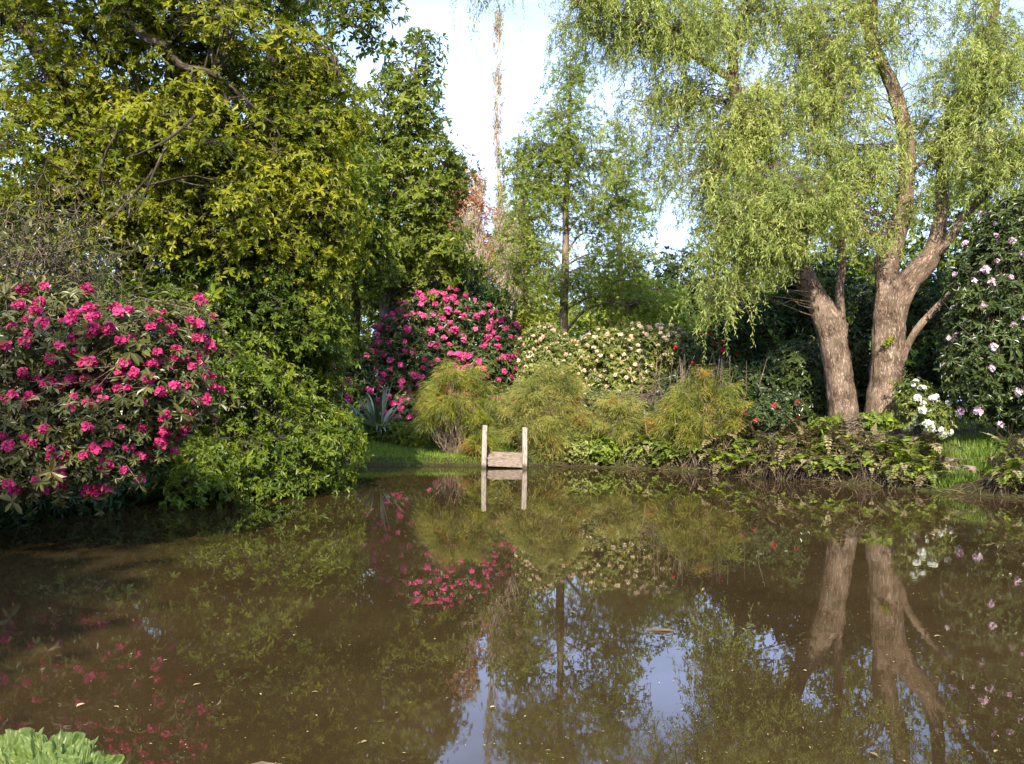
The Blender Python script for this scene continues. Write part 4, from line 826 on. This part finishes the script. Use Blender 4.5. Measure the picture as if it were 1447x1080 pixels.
def box_v(c, s_, jit=0.0, rot=0.0, seg=(3, 3, 2)):
    """subdivided box with rounded, jittered corners as quads"""
    V = []; Q = []; nx_, ny_, nz__ = seg; c = np.array(c); s_ = np.array(s_) / 2; idx = {}
    def vid(i_, j_, k_):
        if (i_, j_, k_) not in idx:
            q_ = np.array([i_ / nx_ * 2 - 1, j_ / ny_ * 2 - 1, k_ / nz__ * 2 - 1]); e_ = (np.abs(q_) > .99).sum(); sh = 1 - (.03 if e_ == 2 else .06 if e_ == 3 else 0) * (2 if jit > .02 else .4)
            idx[(i_, j_, k_)] = len(V); V.append(q_ * s_ * sh + rng.normal(0, jit, 3) * s_)
        return idx[(i_, j_, k_)]
    for i_ in range(nx_):
        for j_ in range(ny_):
            Q.append((vid(i_, j_, 0), vid(i_, j_ + 1, 0), vid(i_ + 1, j_ + 1, 0), vid(i_ + 1, j_, 0))); Q.append((vid(i_, j_, nz__), vid(i_ + 1, j_, nz__), vid(i_ + 1, j_ + 1, nz__), vid(i_, j_ + 1, nz__)))
    for i_ in range(nx_):
        for k_ in range(nz__):
            Q.append((vid(i_, 0, k_), vid(i_ + 1, 0, k_), vid(i_ + 1, 0, k_ + 1), vid(i_, 0, k_ + 1))); Q.append((vid(i_, ny_, k_), vid(i_, ny_, k_ + 1), vid(i_ + 1, ny_, k_ + 1), vid(i_ + 1, ny_, k_)))
    for j_ in range(ny_):
        for k_ in range(nz__):
            Q.append((vid(0, j_, k_), vid(0, j_, k_ + 1), vid(0, j_ + 1, k_ + 1), vid(0, j_ + 1, k_))); Q.append((vid(nx_, j_, k_), vid(nx_, j_ + 1, k_), vid(nx_, j_ + 1, k_ + 1), vid(nx_, j_, k_ + 1)))
    V = np.array(V); ca, sa = math.cos(rot), math.sin(rot); V = np.stack([V[:, 0] * ca - V[:, 1] * sa, V[:, 0] * sa + V[:, 1] * ca, V[:, 2]], 1)
    return V + c, np.array(Q)
for (px_, D_, w_, lb) in [(1350, 21.2, .55, 'upper flat weathered stone step between the white flowers and the ferns'), (1352, 20.4, .65, 'middle flat weathered stone step below the upper one'), (1354, 19.6, .7, 'lowest flat weathered stone step nearest the water')]:
    c = W(px_, 630, D_); z_ = g(c[0], c[1]); m = MB(); V, Q = box_v((0, 0, 0), (w_, .45, .17), .07, .15, (7, 5, 2)); m.add(V, Q); o_ = m.build('stone_step', stm, smooth=False); o_.location = (c[0], c[1], z_ + .06); tag(o_, lb, 'step', 'stone steps to the water')

# ------------------------------------------------------------------ jetty
wdm, n, l = newmat('weathered_timber'); tcn = n.new("ShaderNodeTexCoord"); mp_ = n.new("ShaderNodeMapping"); mp_.inputs['Scale'].default_value = (2, 14, 14)
n1 = n.new("ShaderNodeTexNoise"); n1.inputs['Scale'].default_value = 4; n1.inputs['Detail'].default_value = 7; l(tcn.outputs['Object'], mp_.inputs[0]); l(mp_.outputs[0], n1.inputs['Vector'])
ra = ramp(n, [(0.08, 0.06, 0.045), (0.24, 0.185, 0.145), (0.38, 0.31, 0.25)], [.3, .5, .7]); l(n1.outputs[0], ra.inputs[0]); p = n.new("ShaderNodeBsdfPrincipled"); p.inputs['Roughness'].default_value = .85; l(ra.outputs[0], p.inputs['Base Color'])
b = n.new("ShaderNodeBump"); b.inputs['Strength'].default_value = .5; b.inputs['Distance'].default_value = .01; l(n1.outputs[0], b.inputs['Height']); l(b.outputs[0], p.inputs['Normal']); o = n.new("ShaderNodeOutputMaterial"); l(p.outputs[0], o.inputs[0])
psm = wdm.copy(); psm.name = 'weathered_post_timber'
for nd in psm.node_tree.nodes:
    if nd.type == 'MAPPING': nd.inputs['Scale'].default_value = (14, 14, 2)
    if nd.type == 'VALTORGB':
        for e_, c_ in zip(nd.color_ramp.elements, [(0.16, 0.12, 0.095), (0.36, 0.30, 0.25), (0.5, 0.44, 0.38)]): e_.color = (*c_, 1)
pl_, pr_ = W(685, 661, 23.4), W(742, 661, 23.4); jx = (pl_[0] + pr_[0]) / 2
pn, pk = psm.node_tree.nodes, psm.node_tree.links.new      # algae and damp near the water line of each post
ptc = pn.new('ShaderNodeTexCoord'); psz = pn.new('ShaderNodeSeparateXYZ'); pnz = pn.new('ShaderNodeTexNoise'); pnz.inputs['Scale'].default_value = 12
pk(ptc.outputs['Object'], psz.inputs[0]); pk(ptc.outputs['Object'], pnz.inputs['Vector'])
pma = pn.new('ShaderNodeMath'); pma.operation = 'MULTIPLY_ADD'; pma.inputs[1].default_value = .16; pk(pnz.outputs[0], pma.inputs[0]); pk(psz.outputs[2], pma.inputs[2])
pmr = pn.new('ShaderNodeMapRange'); pmr.inputs['From Min'].default_value = .13; pmr.inputs['From Max'].default_value = .22; pmr.inputs['To Min'].default_value = 1; pmr.inputs['To Max'].default_value = 0; pk(pma.outputs[0], pmr.inputs[0])
pmx = pn.new('ShaderNodeMixRGB'); pmx.inputs[2].default_value = (.06, .055, .03, 1); pk(pmr.outputs[0], pmx.inputs[0])
pbs = [q for q in pn if q.type == 'BSDF_PRINCIPLED'][0]; prm = [q for q in pn if q.type == 'VALTORGB'][0]; pk(prm.outputs[0], pmx.inputs[1]); pk(pmx.outputs[0], pbs.inputs['Base Color'])
jt = thing('jetty', 'small weathered timber landing with two square posts at the water edge', 'jetty', (jx, 23.4, 0))
for s_, px_, top in ((-1, 685, 601), (1, 742, 603.5)):
    pw = W(px_, top, 23.4); V, Q = box_v((0, 0, 0), (.118, .118, pw[2] + .7), .012, .1 * s_, (2, 2, 10)); V[:, 0] += -.012 * s_ * V[:, 2]; V += [pw[0] - jx, 0, (pw[2] - .7) / 2]; m = MB(); m.add(V, Q); m.build('post', psm, jt)
zt = .185
wj = pr_[0] - pl_[0] - .135
for k_ in range(5):
    V, Q = box_v((0, .10 + k_ * .205, zt + k_ * .036 + rng.normal(0, .004)), (wj + (.04 if k_ else 0), .195, .05), .006, rng.normal(0, .006), (8, 2, 1)); V[:, 2] += -.03 * V[:, 0]; m = MB(); m.add(V, Q); m.build('deck_board', wdm, jt)
V, Q = box_v((0, -.03, zt - .075), (wj, .05, .14), .008, 0, (8, 1, 2)); V[:, 2] += -.03 * V[:, 0]; V[:, 1] += .035; m = MB(); m.add(V, Q); m.build('front_beam', wdm, jt)

# ------------------------------------------------------------------ gunnera at the near bank
def big_leaf(mb, c, nrm, r_, rot):
    nr, na = 16, 150; nrm = unit(np.array([nrm]))[0]; u, v = perp(nrm[None]); u, v = u[0], v[0]; V = []
    for i_ in range(nr + 1):
        for j_ in range(na):
            th = j_ / na * 6.283 + rot; t = i_ / nr
            lobe = 1 + .10 * abs(math.sin(th * 3.5)) ** .5 + .05 * math.sin(th * 17) + (.05 * math.sin(th * 36) if t > .85 else 0); rr_ = r_ * t * lobe
            z_ = .16 * r_ * t ** 1.5 + .10 * r_ * math.sin(th * 9 + 2 * t) * t + .05 * r_ * math.sin(t * 16 + th * 5) * t + .05 * r_ * math.sin(th * 31 + t * 9) * t + rng.normal(0, .018 * r_)
            if t > .8: z_ -= .10 * r_ * (t - .8) / .2
            V.append(c + u * rr_ * math.cos(th) + v * rr_ * math.sin(th) + nrm * z_)
    Q = [(i_ * na + j_, i_ * na + (j_ + 1) % na, (i_ + 1) * na + (j_ + 1) % na, (i_ + 1) * na + j_) for i_ in range(nr) for j_ in range(na)]
    mb.add(V, Q, rng.random(len(Q)) * .5 + .25)
gu = thing('gunnera_plant', 'bright green crinkled giant leaves poking in at the bottom left corner', 'plant', (-2.5, 2.9, g(-2.5, 2.9)))
gb_ = np.array(gu.location)
for px_, py_, D_, r_, nr_, rt in ((58, 1098, 3.9, .22, (.1, -.45, 1), 0.4), (-15, 1092, 4.0, .22, (-.2, -.4, 1), 1.2), (98, 1112, 3.75, .2, (.35, -.4, 1), 2.1), (20, 1130, 3.6, .24, (-.1, -.2, 1), 2.9)):
    m = MB(); c = W(px_, py_, D_) - gb_; big_leaf(m, c, nr_, r_, rt); m.build('leaf', MAT['gunn'], gu, False); m = MB(); tube(m, [np.array([rng.normal(0, .05), 0, -.1]), c * .5 + [0, 0, .0], c + [0, 0, -.01]], [.022, .018, .012], 7, .05, 4); m.build('stalk', MAT['grass'], gu, True)

# ------------------------------------------------------------------ things floating on the pond
mm_ = MB(); n_ = 6000; 
yy = 4 + 17 * rng.random(n_) ** 1.4; xx = yy * rng.uniform(-.5, .62, n_); keep = (sdist(xx, yy) < -.3) & (rng.random(n_) < np.clip(.35 + .06 * xx, .12, 1)); P = np.stack([xx, yy, np.full(n_, .006)], 1)[keep]
leaves(mm_, P, rng.normal(0, 1, P.shape) * [1, 1, 0], np.array([[0, 0, 1.]]) + rng.normal(0, .06, P.shape), .008 + .024 * rng.random(len(P)) ** 3, .006 + .004 * rng.random(len(P)), DIAM)
tag(mm_.build('floating_debris', MAT['float']), 'fine pale petals and leaf scraps scattered over the pond surface', 'debris', kind='stuff')
fl = []
for k_ in range(3):
    m = MB(); leaves(m, np.zeros((1, 3)), np.array([[1., 0, .05]]), np.array([[0, .1 * (k_ - 1), 1.]]), .07, .034, OVAL, np.array([.2 + .35 * k_])); fl.append(m.mesh('floating_leaf', MAT['float']))
spots = [(70, 860, 'orange-brown'), (160, 1000, 'tan'), (230, 935, 'tan'), (350, 775, 'brown'), (284, 968, 'pale'), (700, 1000, 'tan'), (505, 1030, 'orange'), (510, 1052, 'brown'), (415, 900, 'pale'), (440, 980, 'pale'),
         (995, 833, 'yellow'), (1140, 950, 'tan'), (1228, 1065, 'tan'), (1410, 1062, 'yellow'), (1060, 885, 'pale'), (805, 865, 'orange'), (1180, 760, 'pale'), (615, 905, 'pale'), (1085, 1038, 'pale'), (1330, 900, 'tan'), (120, 996, 'tan'), (600, 880, 'brown')]
for i_, (px_, py_, cn) in enumerate(spots):
    r_ = Fv + Rv * (px_ - CX) / FPX - Uv * (py_ - CY) / FPX; p_ = np.array([0, 0, CAMH]) + r_ * (CAMH / -r_[2]); o_ = bpy.data.objects.new('floating_leaf', fl[i_ % 3]); col.objects.link(o_)
    o_.location = (p_[0], p_[1], .008); o_.rotation_euler = (0, 0, rng.random() * 6.28); s_ = rng.uniform(.4, .8); o_.scale = (s_, s_, s_)
    side_ = 'left' if px_ < 480 else 'middle' if px_ < 960 else 'right'; row = 'far' if py_ < 900 else 'near'
    tag(o_, f'{cn} fallen leaf floating on the {row} {side_} water, {ORD[i_]} of the floating leaves', 'leaf', 'larger fallen leaves floating on the pond')
# half-sunk branch
p_ = W(930, 891, 7.2); p_[2] = 0.0; sb = thing('sunken_branch', 'grey half-sunken log breaking the water surface right of centre', 'log', p_); m = MB(); tube(m, [(-.17, 0, -.02), (-.05, .01, .0), (.08, -.01, .006), (.16, .02, -.02)], [.006, .014, .012, .004], 10, .15, 5); m.build('log', MAT['db'], sb, True)
p_ = W(375, 1072, 4.5); p_[2] = .0; sb = thing('driftwood', 'small tan curled bark scrap floating at the bottom edge of the water', 'bark', p_); m = MB(); tube(m, [(-.07, 0, .0), (-.02, .012, .004), (.04, .0, .002), (.08, .01, 0)], [.004, .009, .007, .003], 8, .3, 4); m.build('scrap', MAT['gb'], sb, True)

# ------------------------------------------------------------------ trees standing behind the photographer that shade the left of the pond
for (x_, y_, H, w_, lb) in [(-7.3, -2.4, 12.5, 2.5, 'shade tree behind the photographer on the near left bank'), (-5.6, -7.5, 14, 1.3, 'narrow shade tree behind the photographer'), (-11, -1, 14, 3.0, 'tall shade tree on the left bank out of view')]:
    gz = g(x_, y_); make_tree('shade_tree', lb, 'tree', [np.array([x_, y_, gz - .1]), np.array([x_, y_, gz + H * .5]), np.array([x_ + .3, y_, gz + H * .9])], [.25, .2, .06],
        [(np.array([x_, y_, gz + H * .75]), (w_, w_, H * .27), 60), (np.array([x_ + .4, y_ + .5, gz + H * .5]), (w_ * .8, w_ * .8, H * .15), 26)], 'oaklow', MAT['db'], spray=1.0, ros=16, k=4, Ln=.28, Wd=.15, tpl=DIAM, limbs=8)
print('faces', sum(len(o_.data.polygons) for o_ in sc.objects if o_.type == 'MESH'), 'objects', len(sc.objects))
